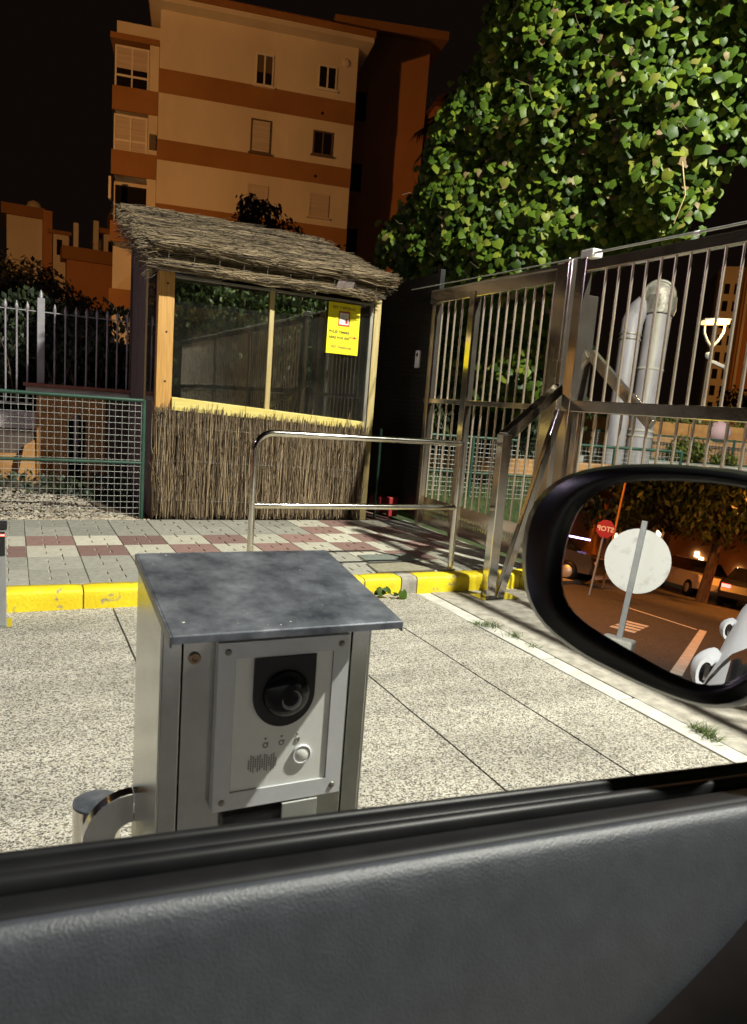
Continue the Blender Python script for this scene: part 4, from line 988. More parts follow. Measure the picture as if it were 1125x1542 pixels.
for k in range(42):
    a = random.uniform(0,6.28); el_ = random.uniform(-.3,1.2); d = Vector((math.cos(a)*math.cos(el_), math.sin(a)*math.cos(el_), math.sin(el_)))
    c = Vector((14.6,24.5,11.6)); L_ = random.uniform(1.4,2.0); pts = [c + d*L_*t - Vector((0,0,1.0*t*t)) for t in (0,.25,.5,.75,1)]
    side = d.cross(Vector((0,0,1))).normalized()
    for q in range(4):
        for w_ in range(5):
            t = (w_+.5)/5; p = pts[q].lerp(pts[q+1], t)
            for sg_ in (-1, 1): mb.add([p, p+(pts[q+1]-pts[q])*.25, p+side*sg_*.38-Vector((0,0,.18))+(pts[q+1]-pts[q])*.5], [(0,1,2)])
mb.build('fronds', M['leaf_black'], pal)

# globe lamp seen through the spear fence
gl = thing('globe_lamp', 'small bright garden lamp seen through the spear fence', 'lamp', (.11,34,0))
MB().tube([(.11,34,0),(.11,34,1.9)], .04, 8).build('pole', M['post_grey'], gl)
MB().lathe((.11,34,1.88), [(.05,0),(.16,.08),(.2,.2),(.16,.32),(0,.4)], 14).build('globe', M['bulb'], gl)

# ------------------------------------------------------------------ beyond the sliding gate
PJ = []
ds = thing('vent_stack', 'tall grey white vent pipe with foil wrapped head behind the gate', 'pipe', (10.9,10.6,.08))
MB().tube([(10.78,10.60,.08),(11.03,10.75,3.52)], [.235,.235], 28).build('pipe', M['duct'], ds)
MB().tube([(10.70,10.50,.08),(10.93,10.64,3.5)], [.10,.10], 12).build('shaded_side', M['duct_grey'], ds)  # thin grey tube put in as the shaded left side of the pipe
MB().tube([(11.02,10.745,3.5),(11.035,10.755,3.62),(11.045,10.76,3.85)], [.27,.30,.29], 24).build('collar', M['foil'], ds)
nv = Vector((-.72,-.68,-.12)).normalized()
for t_ in (.33,.36,.7): MB().lathe(Vector((10.78,10.60,.08)).lerp(Vector((11.03,10.75,3.52)), t_), [(.236,-.025),(.248,-.02),(.248,.02),(.236,.025)], 28, (.073,.044,1)).build('joint_band', M['duct_grey'], ds)
cap = MB().lathe(Vector((11.03,10.80,3.87))-nv*.2, [(.30,-.02),(.31,.15),(.30,.38),(.27,.40),(.255,.385),(.23,.385),(.22,.405),(0,.405)], 32, nv).build('pipe_head', M['foil'], ds)
d2 = thing('elbow_duct', 'white elbowed duct leaning left of the vent stack', 'duct', (10.4,10.9,.08))
MB().tube([(10.30,10.72,.08),(10.56,10.93,3.15)], [.19,.19], 24).build('pipe', M['duct'], d2)
MB().tube([(10.555,10.925,3.1),(10.59,10.95,3.35),(10.72,10.98,3.58),(10.98,11.0,3.82)], [.195,.20,.19,.17], 24).build('elbow', M['duct'], d2)
for t_ in (.955, .985): MB().lathe(Vector((10.30,10.72,.08)).lerp(Vector((10.56,10.93,3.15)), t_), [(.20,-.02),(.215,0),(.20,.02)], 24, (.08,.07,1)).build('clamp', M['foil'], d2)
# planter wall
pw = thing('planter_wall', 'low ochre planter wall with plants along its top beyond the gate', 'wall', (12.8,12.2,.08))
a, b = Vector((10.2,13.3,0)), Vector((16.5,10.1,0)); dn = (b-a).normalized(); nn = Vector((-dn.y,dn.x,0))
def seg(mb, s0, s1, d0, d1, z0, z1):
    P = []
    for z in (z0, z1):
        for s_, d in ((s0,d0),(s1,d0),(s1,d1),(s0,d1)): P.append(a + dn*s_ + nn*d + Vector((0,0,z)))
    return mb.hexa(P)
Lw = (b-a).length
for k in range(8): seg(MB(), Lw*k/8+.006, Lw*(k+1)/8-.006, 0, .25, .05, 1.55).build('wall_panel', M['orange_stucco'], pw, .01)
seg(MB(), 0, Lw, -1.1, -.004, .05, .72).build('ledge', M['concrete'], pw, .01)
mb = MB()
for k in range(1400):
    s_ = random.uniform(0, Lw); p = a + dn*s_ + nn*random.uniform(-.02,.3) + Vector((0,0,1.56+random.random()**2*.16)); leaf_quad(mb, p, Vector((0,-.5,1))+rv()*.7, random.uniform(.05,.10))
mb.build('top_plants', M['leaf_yel'], pw, kind='stuff')
fb = thing('garden_mesh_fence', 'green mesh fence in front of the ochre planter wall', 'fence', (12.8,12,.08))
for z in (1.25, .74): seg(MB(), 0, Lw, -.34, -.31, z-.02, z+.02).build('rail', M['green_paint'], fb)
for k in range(9): seg(MB(), Lw*k/8-.02, Lw*k/8+.02, -.345, -.30, .72, 1.28).build('post', M['green_paint'], fb)
mb = MB()
for k in range(int(Lw/.07)): seg(mb, .07*k, .07*k+.006, -.335, -.33, .74, 1.25)
for k in range(8): seg(mb, 0, Lw, -.335, -.33, .78+.06*k, .786+.06*k)
mb.build('mesh_wires', M['galv'], fb, kind='stuff')
def shrub(name, label, c, r_, n, s_, lm, group=None):
    t = thing(name, label, 'shrub', (c[0], c[1], c[2]-r_), group)
    mb = MB(); crown(mb, [(c, r_), ((c[0]+r_*.6,c[1]-.1,c[2]-.15*r_), r_*.7), ((c[0]-r_*.6,c[1]+.1,c[2]-.2*r_), r_*.65)], n, s_, .8); mb.build('foliage', lm, t)
    mb = MB()
    for k in range(9): d = rv(); d.z = abs(d.z)+.4; mb.tube([Vector(c)-Vector((0,0,r_)), Vector(c)+d*r_*.8], [.012,.004], 5)
    mb.build('stem', M['trunk'], t)
    return t
sg_ = 'shrubs beyond the sliding gate'
shrub('yellow_shrub', 'bright yellow green shrub before the planter wall, right of the pipes', (13.0,11.35,1.02), .36, 900, .09, M['leaf_yel'], sg_)
shrub('yellow_shrub', 'smaller yellow shrub low beside the bright yellow green one', (13.75,11.0,.88), .20, 350, .08, M['leaf_yel'], sg_)
shrub('dark_shrub', 'dark leafy shrub left of the white pipes beyond the gate', (9.6,11.6,1.75), .55, 1100, .10, M['leaf_mid'], sg_)
shrub('dark_shrub', 'thin twiggy shrub under the ochre wall, left of the pipes', (10.5,12.3,.95), .35, 400, .08, M['leaf_dark'], sg_)
bg_ = MB().lathe((14.0,11.45,1.42), [(.0,-.22),(.2,-.18),(.26,0),(.2,.16),(.06,.24),(0,.25)], 12); tag(bg_.build('pink_bag', M['pink'], None), 'pale pink bag lying against the ochre planter wall', 'bag')
# garden lamp with forked arms
lt = thing('street_lantern', 'bright street lantern with forked curved arms seen through the gate', 'street lamp', (15.3,13.1,0))
MB().tube([(15.22,13.06,.05),(15.28,13.08,3.1),(15.32,13.1,3.45)], [.05,.04,.035], 10).build('pole', M['duct_grey'], lt)
rt_ = Vector((.89,-.45,.06)); c0 = Vector((15.32,13.1,3.42))
for sg2 in (-1, 1):
    MB().tube([c0, c0+rt_*sg2*.13+Vector((0,0,.16)), c0+rt_*sg2*.235+Vector((0,0,.36)), c0+rt_*sg2*.25+Vector((0,0,.56))], [.035,.035,.035,.03], 10).build('arm', M['duct_grey'], lt)
hc = c0 + Vector((0,0,.60))
MB().obox(hc, rt_*.30, Vector((.06,.12,0)), Vector((0,0,.045))).build('lamp_head', M['lantern_glow'], lt, .02)
MB().obox(hc+Vector((0,0,.07)), rt_*.33, Vector((.08,.15,0)), Vector((0,0,.02))).build('lamp_hood', M['post_grey'], lt, .01)
MB().lathe((15.16,13.02,3.22), [(0,-.09),(.07,-.06),(.09,0),(.07,.06),(0,.09)], 12).build('camera', M['white'], lt)
MB().bar((15.33,13.05,3.10),(15.60,12.9,2.99), .09,.08).build('camera', M['white'], lt, .01)
lamp('lantern_light', LAMPS['lantern'][0] - Vector((.1,.2,-.02)), *LAMPS['lantern'][1:], parent=lt)
# tall block on the right horizon
tb = thing('tall_block', 'tall orange lit apartment tower far right behind the street lantern', 'building', (53,44,0))
q0, q1 = Vector((51.6,44.2,0)), Vector((56.2,40.2,0)); dq = (q1-q0).normalized(); nq = Vector((dq.y,-dq.x,0)); nq = nq if nq.y < 0 else -nq
def tbx(s0, s1, d0, d1, z0, z1):
    P = []
    for z in (z0, z1):
        for s_, d in ((s0,d1),(s1,d1),(s1,d0),(s0,d0)): P.append(q0 + dq*s_ + nq*d + Vector((0,0,z)))
    return MB().hexa(P)
tbx(0,6,-8,0,-.05,14.6).build('wall', M['cream_wall'], tb)
tbx(1.7,6,.001,.5,-.05,15.6).build('front_bay', M['ochre_wall'], tb)
for k in range(6): tbx(1.9+.7*k,2.1+.7*k,.501,.7,0,15.5).build('pilaster', M['cream_wall'], tb)
for z in range(8):
    for k, sx in enumerate((.35,1.1)): tbx(sx, sx+.4, .001, .03, 3.0+1.35*z, 3.8+1.35*z).build('window', M['night_glass'], tb)
tree('dark_tree', 'low dark tree at the foot of the far tower', (40,32,0), 5, [((40,32,3.2),1.0),((41,31.5,3.0),1.0),((42,31,2.8),1.0)], 1200, .3, M['leaf_black'], None, .15)

# green garden fence and lawn behind the fixed gate panel
gf2 = thing('lawn_mesh_fence', 'green mesh fence behind the fixed gate panel on the lawn', 'fence', (6.3,8.4,.08))
MB().tube([(4.6,8.7,1.10),(8.6,7.6,1.10)], .02, 8).build('rail', M['green_paint'], gf2); MB().tube([(4.6,8.7,.62),(8.6,7.6,.62)], .018, 8).build('rail', M['green_paint'], gf2)
for k in range(5): q = Vector((4.6,8.7,0)).lerp(Vector((8.6,7.6,0)), k/4); MB().tube([q+Vector((0,0,.08)), q+Vector((0,0,1.12))], .022, 8).build('post', M['green_paint'], gf2)
mb = MB()
for k in range(66): q = Vector((4.6,8.7,0)).lerp(Vector((8.6,7.6,0)), k/65); mb.tube([q+Vector((0,0,.12)), q+Vector((0,0,1.1))], .0028, 4, False)
for k in range(17): mb.tube([(4.6,8.7,.12+.06*k),(8.6,7.6,.12+.06*k)], .0028, 4, False)
mb.build('mesh_wires', M['galv'], gf2, kind='stuff')
tag(MB().hexa([(4.7,10.2,.3),(9.6,8.9,.3),(9.7,9.1,.3),(4.8,10.4,.3),(4.7,10.2,.76),(9.6,8.9,.76),(9.7,9.1,.76),(4.8,10.4,.76)]).build('lawn_wall', M['orange_stucco'], None, .01), 'low ochre wall at the back of the lawn behind the gate', 'wall')
struct(MB().hexa([(4.4,6.9,.05),(9.8,6.5,.05),(9.8,8.86,.05),(4.4,10.24,.05),(4.4,6.9,.09),(9.8,6.5,.09),(9.8,8.86,.46),(4.4,10.24,.46)]), 'lawn_bank', M['lawn_soil'])
def bz(x, y):
    t = (x-4.4)/5.4; ya = 6.9-.4*t; yb = 10.24-1.38*t; return .09 + .37*max(0,min(1,(y-ya)/(yb-ya)))
mb = MB()
for k in range(16000):
    x = random.uniform(4.45,9.2); yy = random.uniform(5.2,9.7); hgt = random.uniform(.05,.12); p = Vector((x,yy,bz(x,yy)-.004)); d = Vector((random.gauss(0,.03),random.gauss(0,.03),hgt)); s_ = Vector((random.uniform(-.006,.006),random.uniform(-.006,.006),0))
    mb.add([p-s_, p+s_, p+d], [(0,1,2)])
mb.build('lawn_grass', M['grass'], None, kind='stuff')
shrub('dark_shrub', 'dark bush behind the lawn fence, seen through the fixed gate panel', (6.6,9.9,1.5), .7, 1800, .10, M['leaf_dark'], 'shrubs behind the fixed gate panel')
shrub('dark_shrub', 'dark bush right beside the perforated door frame', (5.2,9.6,1.4), .6, 1500, .10, M['leaf_dark'], 'shrubs behind the fixed gate panel')

hb = thing('hedge', 'dense hedge added as a dark backdrop behind the perforated door and fixed gate panel', 'hedge', (6.2,10.8,.08))  # hedge put in to keep the view through door and panel dark
mb = MB()
for k in range(7000):
    x = random.uniform(4.4,9.0); z = .1+2.9*random.random(); yy = 10.9 - .1*(x-4.4) + random.uniform(-.3,.3) + .25*mnoise.noise((x*2,z*2,1)); leaf_quad(mb, Vector((x,yy,z)), Vector((-.2,-1,.3))+rv()*.9, random.uniform(.07,.14))
mb.build('foliage', M['leaf_dark'], hb, kind='stuff')
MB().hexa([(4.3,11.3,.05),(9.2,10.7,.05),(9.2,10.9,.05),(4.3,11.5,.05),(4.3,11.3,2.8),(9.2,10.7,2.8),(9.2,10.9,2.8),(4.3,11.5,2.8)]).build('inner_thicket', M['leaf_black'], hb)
# ------------------------------------------------------------------ small plants
sp_ = thing('ivy_sprig', 'small dark green ivy sprig growing at the foot of the yellow kerb', 'weed', (2.58,4.76,0))
def big_leaf(c, n, s_, up): 
    m_ = MB(); leaf_quad(m_, Vector(c), Vector(n), s_, Vector(up), shape='ivy'); return m_.build('leaf', M['leaf_ivy'], sp_)
big_leaf((2.50,4.80,.06),(-.2,-.7,.6),.075,(-.2,0,-1)); big_leaf((2.535,4.78,.075),(.2,-.6,.8),.065,(.3,0,-1)); big_leaf((2.655,4.74,.045),(.2,-.9,.4),.085,(.1,0,-1)); big_leaf((2.595,4.76,.04),(0,-.4,1),.045,(1,0,-.4)); big_leaf((2.48,4.82,.04),(-.4,-.5,.6),.05,(-1,0,-.5))
MB().tube([(2.49,4.84,.0),(2.55,4.79,.04),(2.60,4.76,.02),(2.655,4.745,.05)], .003, 5).build('stem', M['leaf_mid'], sp_)
def tuft(name, label, spots):
    mb = MB()
    for (x, yy, n, h_, sp) in spots:
        for k in range(n):
            p = Vector((x+random.gauss(0,sp), yy+random.gauss(0,sp*1.3), 0)); d = Vector((random.gauss(0,.03),random.gauss(0,.03),random.uniform(.4,1)*h_)); s_ = Vector((random.uniform(-.003,.003),random.uniform(-.003,.003),0))
            mb.add([p-s_, p+s_, p+d*.6+s_*.6, p+d*.6-s_*.6, p+d+Vector((d.x,d.y,0))*.7], [(0,1,2,3),(3,2,4)])
    return tag(mb.build(name, M['grass'], None), label, 'weed')
tuft('grass_tuft', 'grass weeds in the stone strip left of the car mirror', [(2.93,3.98,110,.05,.03),(2.95,3.75,70,.045,.025),(2.86,4.05,60,.03,.02),(2.96,3.55,30,.03,.02)])
tuft('grass_tuft', 'grass weeds in the stone strip below the car mirror', [(2.985,2.28,130,.055,.025),(2.96,2.2,60,.04,.02)])
tuft('grass_tuft', 'green weed growing from the gravel by the mesh fence', [(.75,7.62,90,.14,.05),(.35,7.53,30,.06,.04)])
for o in bpy.data.objects:
    pass

# ------------------------------------------------------------------ trees across the lane (seen in the kiosk window)
for i, (x, yy) in enumerate(((6.6,-7.4),(6.4,-11.5),(7.2,-4.4))):
    tree('lane_tree', ['broad leafy tree beyond the sliding gate, middle one', 'broad leafy tree beyond the sliding gate, farthest', 'broad leafy tree beyond the sliding gate, nearest'][i], (x,yy,0), 6, [((x,yy,3.6),1.5),((x-.6,yy+1.2,4.6),1.4),((x+.4,yy-1.2,4.4),1.5),((x-.4,yy,2.4),1.3)], 2600, .22, M['leaf_mid'], 'trees across the lane', .14)

# ------------------------------------------------------------------ the lamps
def street_lamp(label, head, foot, glassm, group, key):
    t = thing('street_lamp', label, 'street lamp', (foot[0], foot[1], 0), group); hd2 = Vector(head); ft = Vector((foot[0], foot[1], 0))
    MB().tube([ft, Vector((ft.x,ft.y,hd2.z-.5)), Vector((ft.x,ft.y,hd2.z+.05)).lerp(hd2+Vector((0,0,.25)), .4), hd2+Vector((0,0,.22))], [.08,.06,.05,.04], 10).build('pole', M['post_grey'], t)
    d = (hd2 - Vector((ft.x,ft.y,hd2.z))); d = d.normalized() if d.length > .01 else Vector((1,0,0)); s_ = d.cross(Vector((0,0,1)))
    MB().obox(hd2+Vector((0,0,.20)), d*.30, s_*.14, Vector((0,0,.05))).build('lamp_head', M['post_grey'], t, .02)
    MB().obox(hd2+Vector((0,0,.145)), d*.24, s_*.10, Vector((0,0,.004))).build('lamp_glass', glassm, t)
    L_ = LAMPS[key]; lamp('lamp_light', L_[0], L_[1], L_[2], L_[3], t, (5.45, .1, 0) if key == 'flood' else (L_[0].x-2, L_[0].y, 0) if key in ('street_near', 'street_far') else (5, 38, 11) if key == 'building' else None)
    return t
street_lamp('white street lamp on a pole just inside the sliding gate', FLOOD, (7.0,-1.8), M['led'], 'street lamps', 'flood')
street_lamp('white lamp on a short pole left of the gravel bed', LAMPS['side'][0], (-5.4,6.4), M['led'], 'street lamps', 'side')
street_lamp('sodium street lamp left of the apartment block', LAMPS['building'][0], (-9,20), M['sodium_glass'], 'street lamps', 'building')
street_lamp('orange sodium street lamp by the stop sign behind the car', LAMPS['street_near'][0], (-15,7.6), M['sodium_glass'], 'street lamps', 'street_near')
street_lamp('orange sodium street lamp on the far side of the street behind', LAMPS['street_far'][0], (-27,-4.6), M['sodium_glass'], 'street lamps', 'street_far')
street_lamp('sodium street lamp before the far right tower', LAMPS['tower'][0], (46,29), M['sodium_glass'], 'street lamps', 'tower')

# ------------------------------------------------------------------ what the car mirror shows: the street behind
rsn = thing('round_sign', 'white back of a round road sign on a grey post behind the car', 'road sign', (-6,1.32,0))
sc = Vector((-6,1.324,1.23)); 
MB().lathe(sc, [(0,-.006),(.296,-.006),(.298,0),(.296,.006),(0,.006)], 40, (1,.12,0), False).build('sign_disc', M['sign_white'], rsn)
MB().box(-5.985,-5.945,1.30,1.352,.5,1.60).build('post', M['post_grey'], rsn, .004)
MB().box(-6.1,-5.83,1.19,1.47,0,.515).build('base_block', M['concrete'], rsn, .02)
ss = thing('stop_sign', 'red octagonal stop sign on a thin post behind the car', 'road sign', (-17.6,3.85,0))
oc = [(Vector((-17.6,3.81,1.675)) + Vector((0, .235*math.cos(R(22.5+45*k)), .235*math.sin(R(22.5+45*k))))) for k in range(8)]
MB().loft([[p for p in oc], [p+Vector((.012,0,0)) for p in oc]], True, True, False).build('sign_plate', M['stop_red'], ss)
text_mb('STOP', .17, (-17.586,3.81,1.62), (0,1,0), (0,0,1), M['inkwhite'], ss, align='CENTER')
MB().tube([(-17.63,3.86,0),(-17.63,3.82,1.9)], .03, 8).build('post', M['post_grey'], ss)
# cars
def car(label, x, y, rz, paint, group='cars parked in the street behind'):
    t = thing('parked_car', label, 'car', (x,y,0), group)
    ca, sa = math.cos(rz), math.sin(rz)
    T = lambda p: Vector((x + p[0]*ca - p[1]*sa, y + p[0]*sa + p[1]*ca, p[2]))
    def prof(pts, hw0):   # pts: list (x,z,halfwidth)
        return pts
    side = [(-2.0,.35),(-2.05,.62),(-1.95,.88),(-1.2,.95),(1.6,.98),(2.0,.85),(2.08,.55),(2.0,.32)]
    rings = []
    for yy, k in ((-.84,.97),(-.80,1),(0,1.0),(.80,1),(.84,.97)): rings.append([T((px*k, yy, pz if pz > .4 else pz)) for px, pz in side])
    MB().loft(rings, True, True, False).build('body', paint, t, .05)
    cabp = [(-1.15,.94),(-.55,1.40),(.9,1.42),(1.65,.96)]
    r_ = []
    for yy, k in ((-.74,1.0),(-.62,.93),(.62,.93),(.74,1.0)): r_.append([T((px*k, yy if pz < 1 else yy*.86, pz)) for px, pz in cabp])
    MB().loft(r_, True, True, False).build('cabin_glass', M['night_glass'], t, .03)
    MB().loft([[T((px, yy, 1.41)) for px in (-.55,.88)] + [T((px, yy, 1.45)) for px in (.8,-.45)] for yy in (-.56,.56)], True, True, False).build('roof', paint, t, .02)
    for wx in (-1.3, 1.32):
        for wy in (-.80, .80):
            wh = MB().lathe(T((wx, wy, .32)), [(0,-.1),(.2,-.1),(.31,-.09),(.32,0),(.31,.09),(.2,.1),(0,.1)], 18, T((0,1,0))-T((0,0,0))).build('wheel', M['rubber'], t)
            MB().lathe(T((wx, wy*1.12, .32)), [(.19,0),(.18,.015),(0,.02)], 14, (T((0,1,0))-T((0,0,0)))*(1 if wy > 0 else -1)).build('rim', M['galv'], wh)
    for wy in (-.6,.6):
        MB().obox(T((2.06,wy,.74)), (T((1,0,0))-T((0,0,0)))*.03, (T((0,1,0))-T((0,0,0)))*.14, (0,0,.06)).build('tail_light', M['tail'], t)
        MB().obox(T((-2.02,wy,.68)), (T((1,0,0))-T((0,0,0)))*.03, (T((0,1,0))-T((0,0,0)))*.14, (0,0,.06)).build('headlight', M['white'], t)
    return t
car('pale car with orange street light on its roof, behind', -31, 2.5, R(150), M['carpaint_o'])
car('dark car with glowing red tail lights behind the white flank', -29, .35, R(8), M['carpaint_d'])
car('dark car parked left of the round sign in the mirror', -34, 5.2, R(170), M['carpaint_d'])
car('dark car parked under the trees by the shop', -21.5, 6.4, R(95), M['carpaint_d'])
# trees and shop behind
tg = 'street trees behind the car'
tl = ['street tree nearest the round sign, seen in the mirror', 'street tree with an orange lit trunk behind the parked cars', 'street tree leaning over the stop sign', 'street tree at the far end of the street', 'street tree on the far right of the mirror view', 'street tree behind the dark parked car']
for i, (x, yy, h_) in enumerate(((-28,5.6,3.6),(-27,1.9,3.8),(-24,8.3,3.3),(-36,4.5,4.2),(-30,-1.2,4),(-32,8.5,4.2))):
    tree('street_tree', tl[i], (x,yy,0), 5, [((x,yy,h_),1.9),((x+.5,yy-1.4,h_+1.0),1.6),((x+.3,yy+1.4,h_+.9),1.7),((x,yy,h_+2.3),1.9),((x+.6,yy,h_-.6),1.3)], 3200, .26, M['leaf_mid'], tg, .2)
shp = thing('street_shop', 'small shop with purple neon strip by the stop sign behind', 'shop', (-26,8,0))
MB().box(-34,-26,6.6,12,0,3.2).build('wall', M['ochre_wall'], shp); MB().box(-25.98,-25.0,6.6,10.5,2.1,2.25).build('awning', M['awning'], shp)
MB().box(-25.0,-24.9,5.6,6.5,1.30,1.36).build('neon_strip', M['purple'], shp)
MB().box(-25.99,-25.96,7.2,8.4,.6,1.9).build('window', M['lit_glass'], shp); MB().tube([(-25,6.7,0),(-25,6.7,2.1)], .06, 8).build('awning_pole', M['post_grey'], shp)
hs = thing('lit_house', 'house with small lit windows behind the street trees', 'house', (-42,1,0))
MB().box(-50,-42,-8,12,0,7).build('wall', M['band_wall'], hs)
for yy, z in ((3.3,1.6),(3.05,1.35),(1.15,1.2),(5.4,2.3),(7.6,1.7),(8.8,1.5),(-1.5,2.6)): MB().box(-41.99,-41.9,yy,yy+.22,z,z+.28).build('window', M['lit_glass'], hs)
wp = thing('wooden_pole', 'leaning wooden utility pole beside the stop sign', 'pole', (-17.8,3.2,0))
MB().tube([(-22,4.35,0),(-22,4.35,4.5)], .035, 8).build('shaft', M['orange_wood'], wp)
struct(MB().box(-120,-7.7,4.895,60,-.05,.10), 'far_pavement', M['concrete2'])

# ------------------------------------------------------------------ the white car we sit in
carw = thing('white_car', 'white car we look out of, its grey door and black mirror', 'car', (0,-.4,0))
MC = Vector((.46,.415,1.306)); nM = Vector((-.950,-.301,.087)).normalized(); e1 = Vector((0,0,1)).cross(nM).normalized(); e2 = nM.cross(e1)
G_ = [(-0.077,0.0509),(-0.0683,0.0626),(-0.05,0.0742),(-0.0309,0.08),(0.0016,0.0846),(0.0336,0.0867),(0.0576,0.0863),(0.0772,0.0832),(0.0865,0.0751),(0.0928,0.0596),(0.0986,0.0323),(0.1003,0.0042),(0.0953,-0.0213),(0.0856,-0.0415),(0.0743,-0.0556),(0.063,-0.0645),(0.0521,-0.0672),(0.0366,-0.0665),(0.0202,-0.0638),(-0.0196,-0.0549),(-0.0519,-0.0469),(-0.0734,-0.0366),(-0.0821,-0.0232),(-0.0851,0.0),(-0.0835,0.03)]
O_ = [(-0.1324,-0.0182),(-0.1373,0.0189),(-0.136,0.0431),(-0.126,0.0595),(-0.1107,0.0725),(-0.094,0.0818),(-0.0632,0.0905),(-0.0153,0.097),(0.0282,0.0992),(0.0537,0.0981),(0.0793,0.0954),(0.0964,0.0843),(0.1066,0.0623),(0.1124,0.0305),(0.1142,-0.0024),(0.107,-0.0335),(0.0941,-0.06),(0.0808,-0.0754),(0.062,-0.0842),(0.0457,-0.0864),(0.0094,-0.0864),(-0.0527,-0.0794),(-0.1009,-0.0629),(-0.1206,-0.0441)]
def resample(poly_, n, a0=math.pi):
    cx_ = sum(p[0] for p in poly_)/len(poly_); cy_ = sum(p[1] for p in poly_)/len(poly_); cx_, cy_ = .008, .008
    out = []
    m = len(poly_)
    for k in range(n):
        a = 2*math.pi*k/n; d = (math.cos(a), math.sin(a)); best = None
        for i in range(m):
            p, q = poly_[i], poly_[(i+1) % m]; px_, py_ = p[0]-cx_, p[1]-cy_; ex, ey = q[0]-p[0], q[1]-p[1]
            den = d[0]*ey - d[1]*ex
            if abs(den) < 1e-9: continue
            t = (px_*ey - py_*ex)/den; u_ = (px_*d[1] - py_*d[0])/den
            if t > 0 and -1e-6 <= u_ <= 1+1e-6 and (best is None or t > best): best = t
        out.append((cx_ + d[0]*best, cy_ + d[1]*best))
    # light smoothing
    for _ in range(2): out = [((out[i-1][0]+2*out[i][0]+out[(i+1) % n][0])/4, (out[i-1][1]+2*out[i][1]+out[(i+1) % n][1])/4) for i in range(n)]
    return out
NR = 64; g2 = resample(G_, NR); o2 = resample(O_, NR)
W_ = lambda p, off: MC + e1*p[0] + e2*p[1] + nM*off
sc_ = lambda ps, k, dx=0, dy=0: [(.008+(p[0]-.008)*k+dx, .008+(p[1]-.008)*k+dy) for p in ps]
mixp = lambda A_, B_, t: [(a[0]*(1-t)+b[0]*t, a[1]*(1-t)+b[1]*t) for a, b in zip(A_, B_)]
rings = [[W_(p, 0.001) for p in sc_(g2,.985)], [W_(p, .004) for p in sc_(g2,1.005)], [W_(p, .010) for p in sc_(g2,1.03)], [W_(p, .010) for p in mixp(g2,o2,.32)],
         [W_(p, .004) for p in mixp(g2,o2,.72)], [W_(p, -.006) for p in mixp(g2,o2,.94)], [W_(p, -.018) for p in o2], [W_(p, -.035) for p in sc_(o2,.985)], [W_(p, -.06) for p in sc_(o2,.90,.006)], [W_(p, -.085) for p in sc_(o2,.70,.012)], [W_(p, -.098) for p in sc_(o2,.35,.015)]]
mh = MB().loft(rings[:5][::-1], False, False).loft(rings[4:][::-1], True, False)
mir = mh.build('side_mirror', M['glossblack'], carw)
inn = MB().loft([[W_(p, -.004) for p in g2], [W_(p, 0.0012) for p in sc_(g2,.99)]], True, False); inn.build('mirror_backing', M['satinblack'], mir)
MB().add([W_(p, .0018) for p in sc_(g2,.992)], [tuple(range(NR))]).build('mirror_glass', mirror_m, mir)
MB().bar(W_((.10,-.02),-.05), (.55,.30,1.235), .05,.06).build('mirror_arm', M['satinblack'], mir, .01)
# door: window seal, inner panel, outer skin, handles.   sill drops a little towards the front
zs_ = lambda x: 1.2195 - .066*x
def strip_loft(prof, xs, name, m, zoff=None, parent=carw, closed=True):
    rings = []
    for x in xs:
        rings.append([Vector((x, yy, zs_(x) + zz)) for yy, zz in prof])
    mb = MB(); mb.loft(rings, closed, closed) if closed else mb.sheet(rings)
    return mb.build(name, m, parent)
xs = [-.02 + .05*k for k in range(12)]
strip_loft([(.352,-.03),(.352,-.010),(.349,-.0065),(.343,-.0035),(.3405,-.006),(.3395,-.010),(.336,-.0105),(.333,-.0065),(.330,-.005),(.3255,-.007),(.324,-.012),(.324,-.03)], xs, 'window_seal', M['rubber'])
strip_loft([(.3235,-.03),(.3235,-.0145),(.3185,-.0085),(.307,-.0065),(.301,-.0075),(.299,-.03)], xs, 'seal_lip', M['satinblack'])
pan = [(.2985,-.03),(.2985,-.0075),(.2960,-.0038),(.2915,-.0042),(.287,-.0095),(.2825,-.0185),(.277,-.035),(.271,-.052),(.264,-.075),(.257,-.105),(.251,-.14),(.246,-.18),(.243,-.23),(.242,-.30)]
strip_loft(pan, xs, 'door_panel', M['panel'], closed=False)
lt_ = MB(); g_r = []
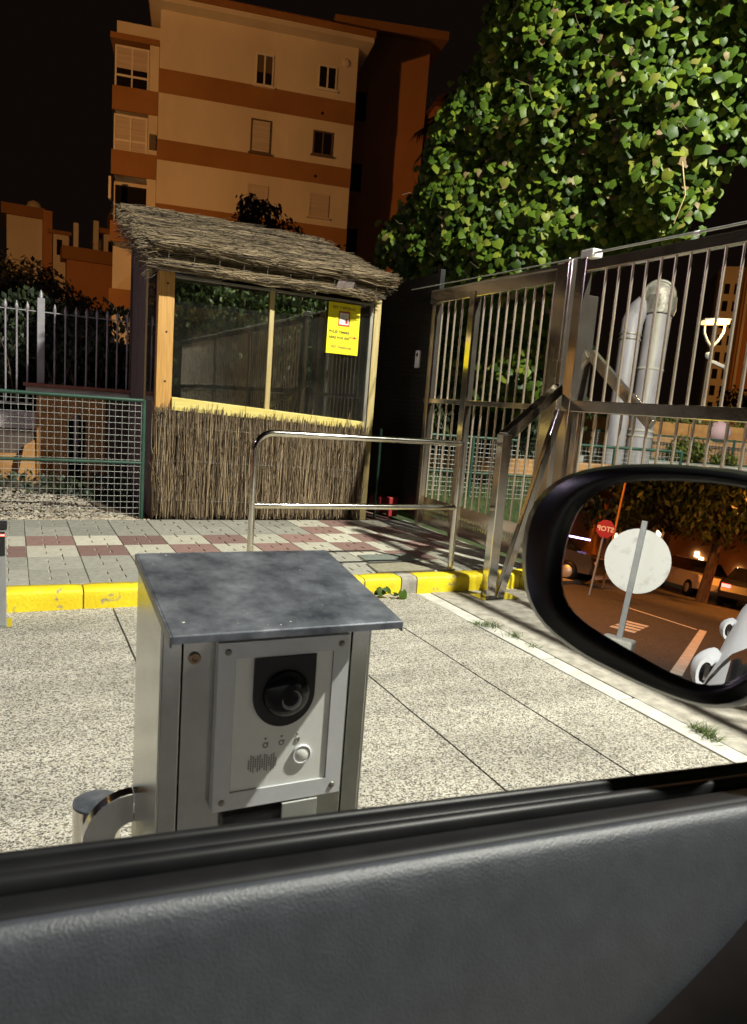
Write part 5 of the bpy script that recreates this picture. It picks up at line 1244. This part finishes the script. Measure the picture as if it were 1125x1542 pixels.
for x in [.22 + .02*k for k in range(26)]:
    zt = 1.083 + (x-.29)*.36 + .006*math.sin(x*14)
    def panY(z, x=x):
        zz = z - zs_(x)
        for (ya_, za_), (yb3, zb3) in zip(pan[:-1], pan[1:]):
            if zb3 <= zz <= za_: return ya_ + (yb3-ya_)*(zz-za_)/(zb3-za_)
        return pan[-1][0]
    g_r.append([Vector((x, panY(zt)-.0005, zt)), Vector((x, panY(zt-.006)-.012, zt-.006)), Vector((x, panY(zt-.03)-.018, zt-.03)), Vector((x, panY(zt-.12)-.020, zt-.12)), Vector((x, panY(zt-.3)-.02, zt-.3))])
lt_.sheet(g_r).build('lower_shade', M['trim_shade'], carw)  # strip added as the dark door corner; its black is painted shade
skin = [(.353,-.010),(.362,-.024),(.375,-.05),(.386,-.085),(.398,-.14),(.412,-.22),(.418,-.32),(.41,-.5),(.39,-.72),(.36,-.85)]
shoulder = [(-.35,.05),(.0,.045),(.20,.035),(.30,.02),(.335,.004)]
MB().sheet([[Vector((x, yy, zs_(x) + zz)) for yy, zz in skin] for x in [-.025+.05*k for k in range(14)]]).build('front_door_skin', M['car_white'], carw)
rs_ = []
for k in range(32):
    x = -.03 - .1*k; q = 1 - max(0, (-2.2 - x))**2*.08
    rs_.append([Vector((x, yy*q, 1.2295 + zz)) for yy, zz in shoulder + skin])
MB().sheet(rs_).build('rear_body_side', M['car_white'], carw)
for hx in (-.24, -1.24):
    yb_ = .384; zb_ = 1.165; hp_ = []
    for q in range(9):
        x = hx - .10 + .17*q/8; kk = .55 + .45*math.sin(math.pi*q/8)**.5 if 0 < q < 8 else .5
        arc = [R(-130 + 260*t/12) for t in range(13)]
        ring = [Vector((x, yb_ + .027*kk*math.cos(a), zb_ + .027*math.sin(a))) for a in arc] + [Vector((x, yb_ + .0185*kk*math.cos(a), zb_ + .0185*math.sin(a))) for a in reversed(arc)]
        hp_.append(ring)
    hnd = MB().loft(hp_, True, True).build('door_handle', M['car_white'], carw)
    MB().box(hx-.08, hx+.05, yb_-.004, yb_+.003, zb_-.013, zb_+.013).build('handle_recess', M['screw'], hnd)
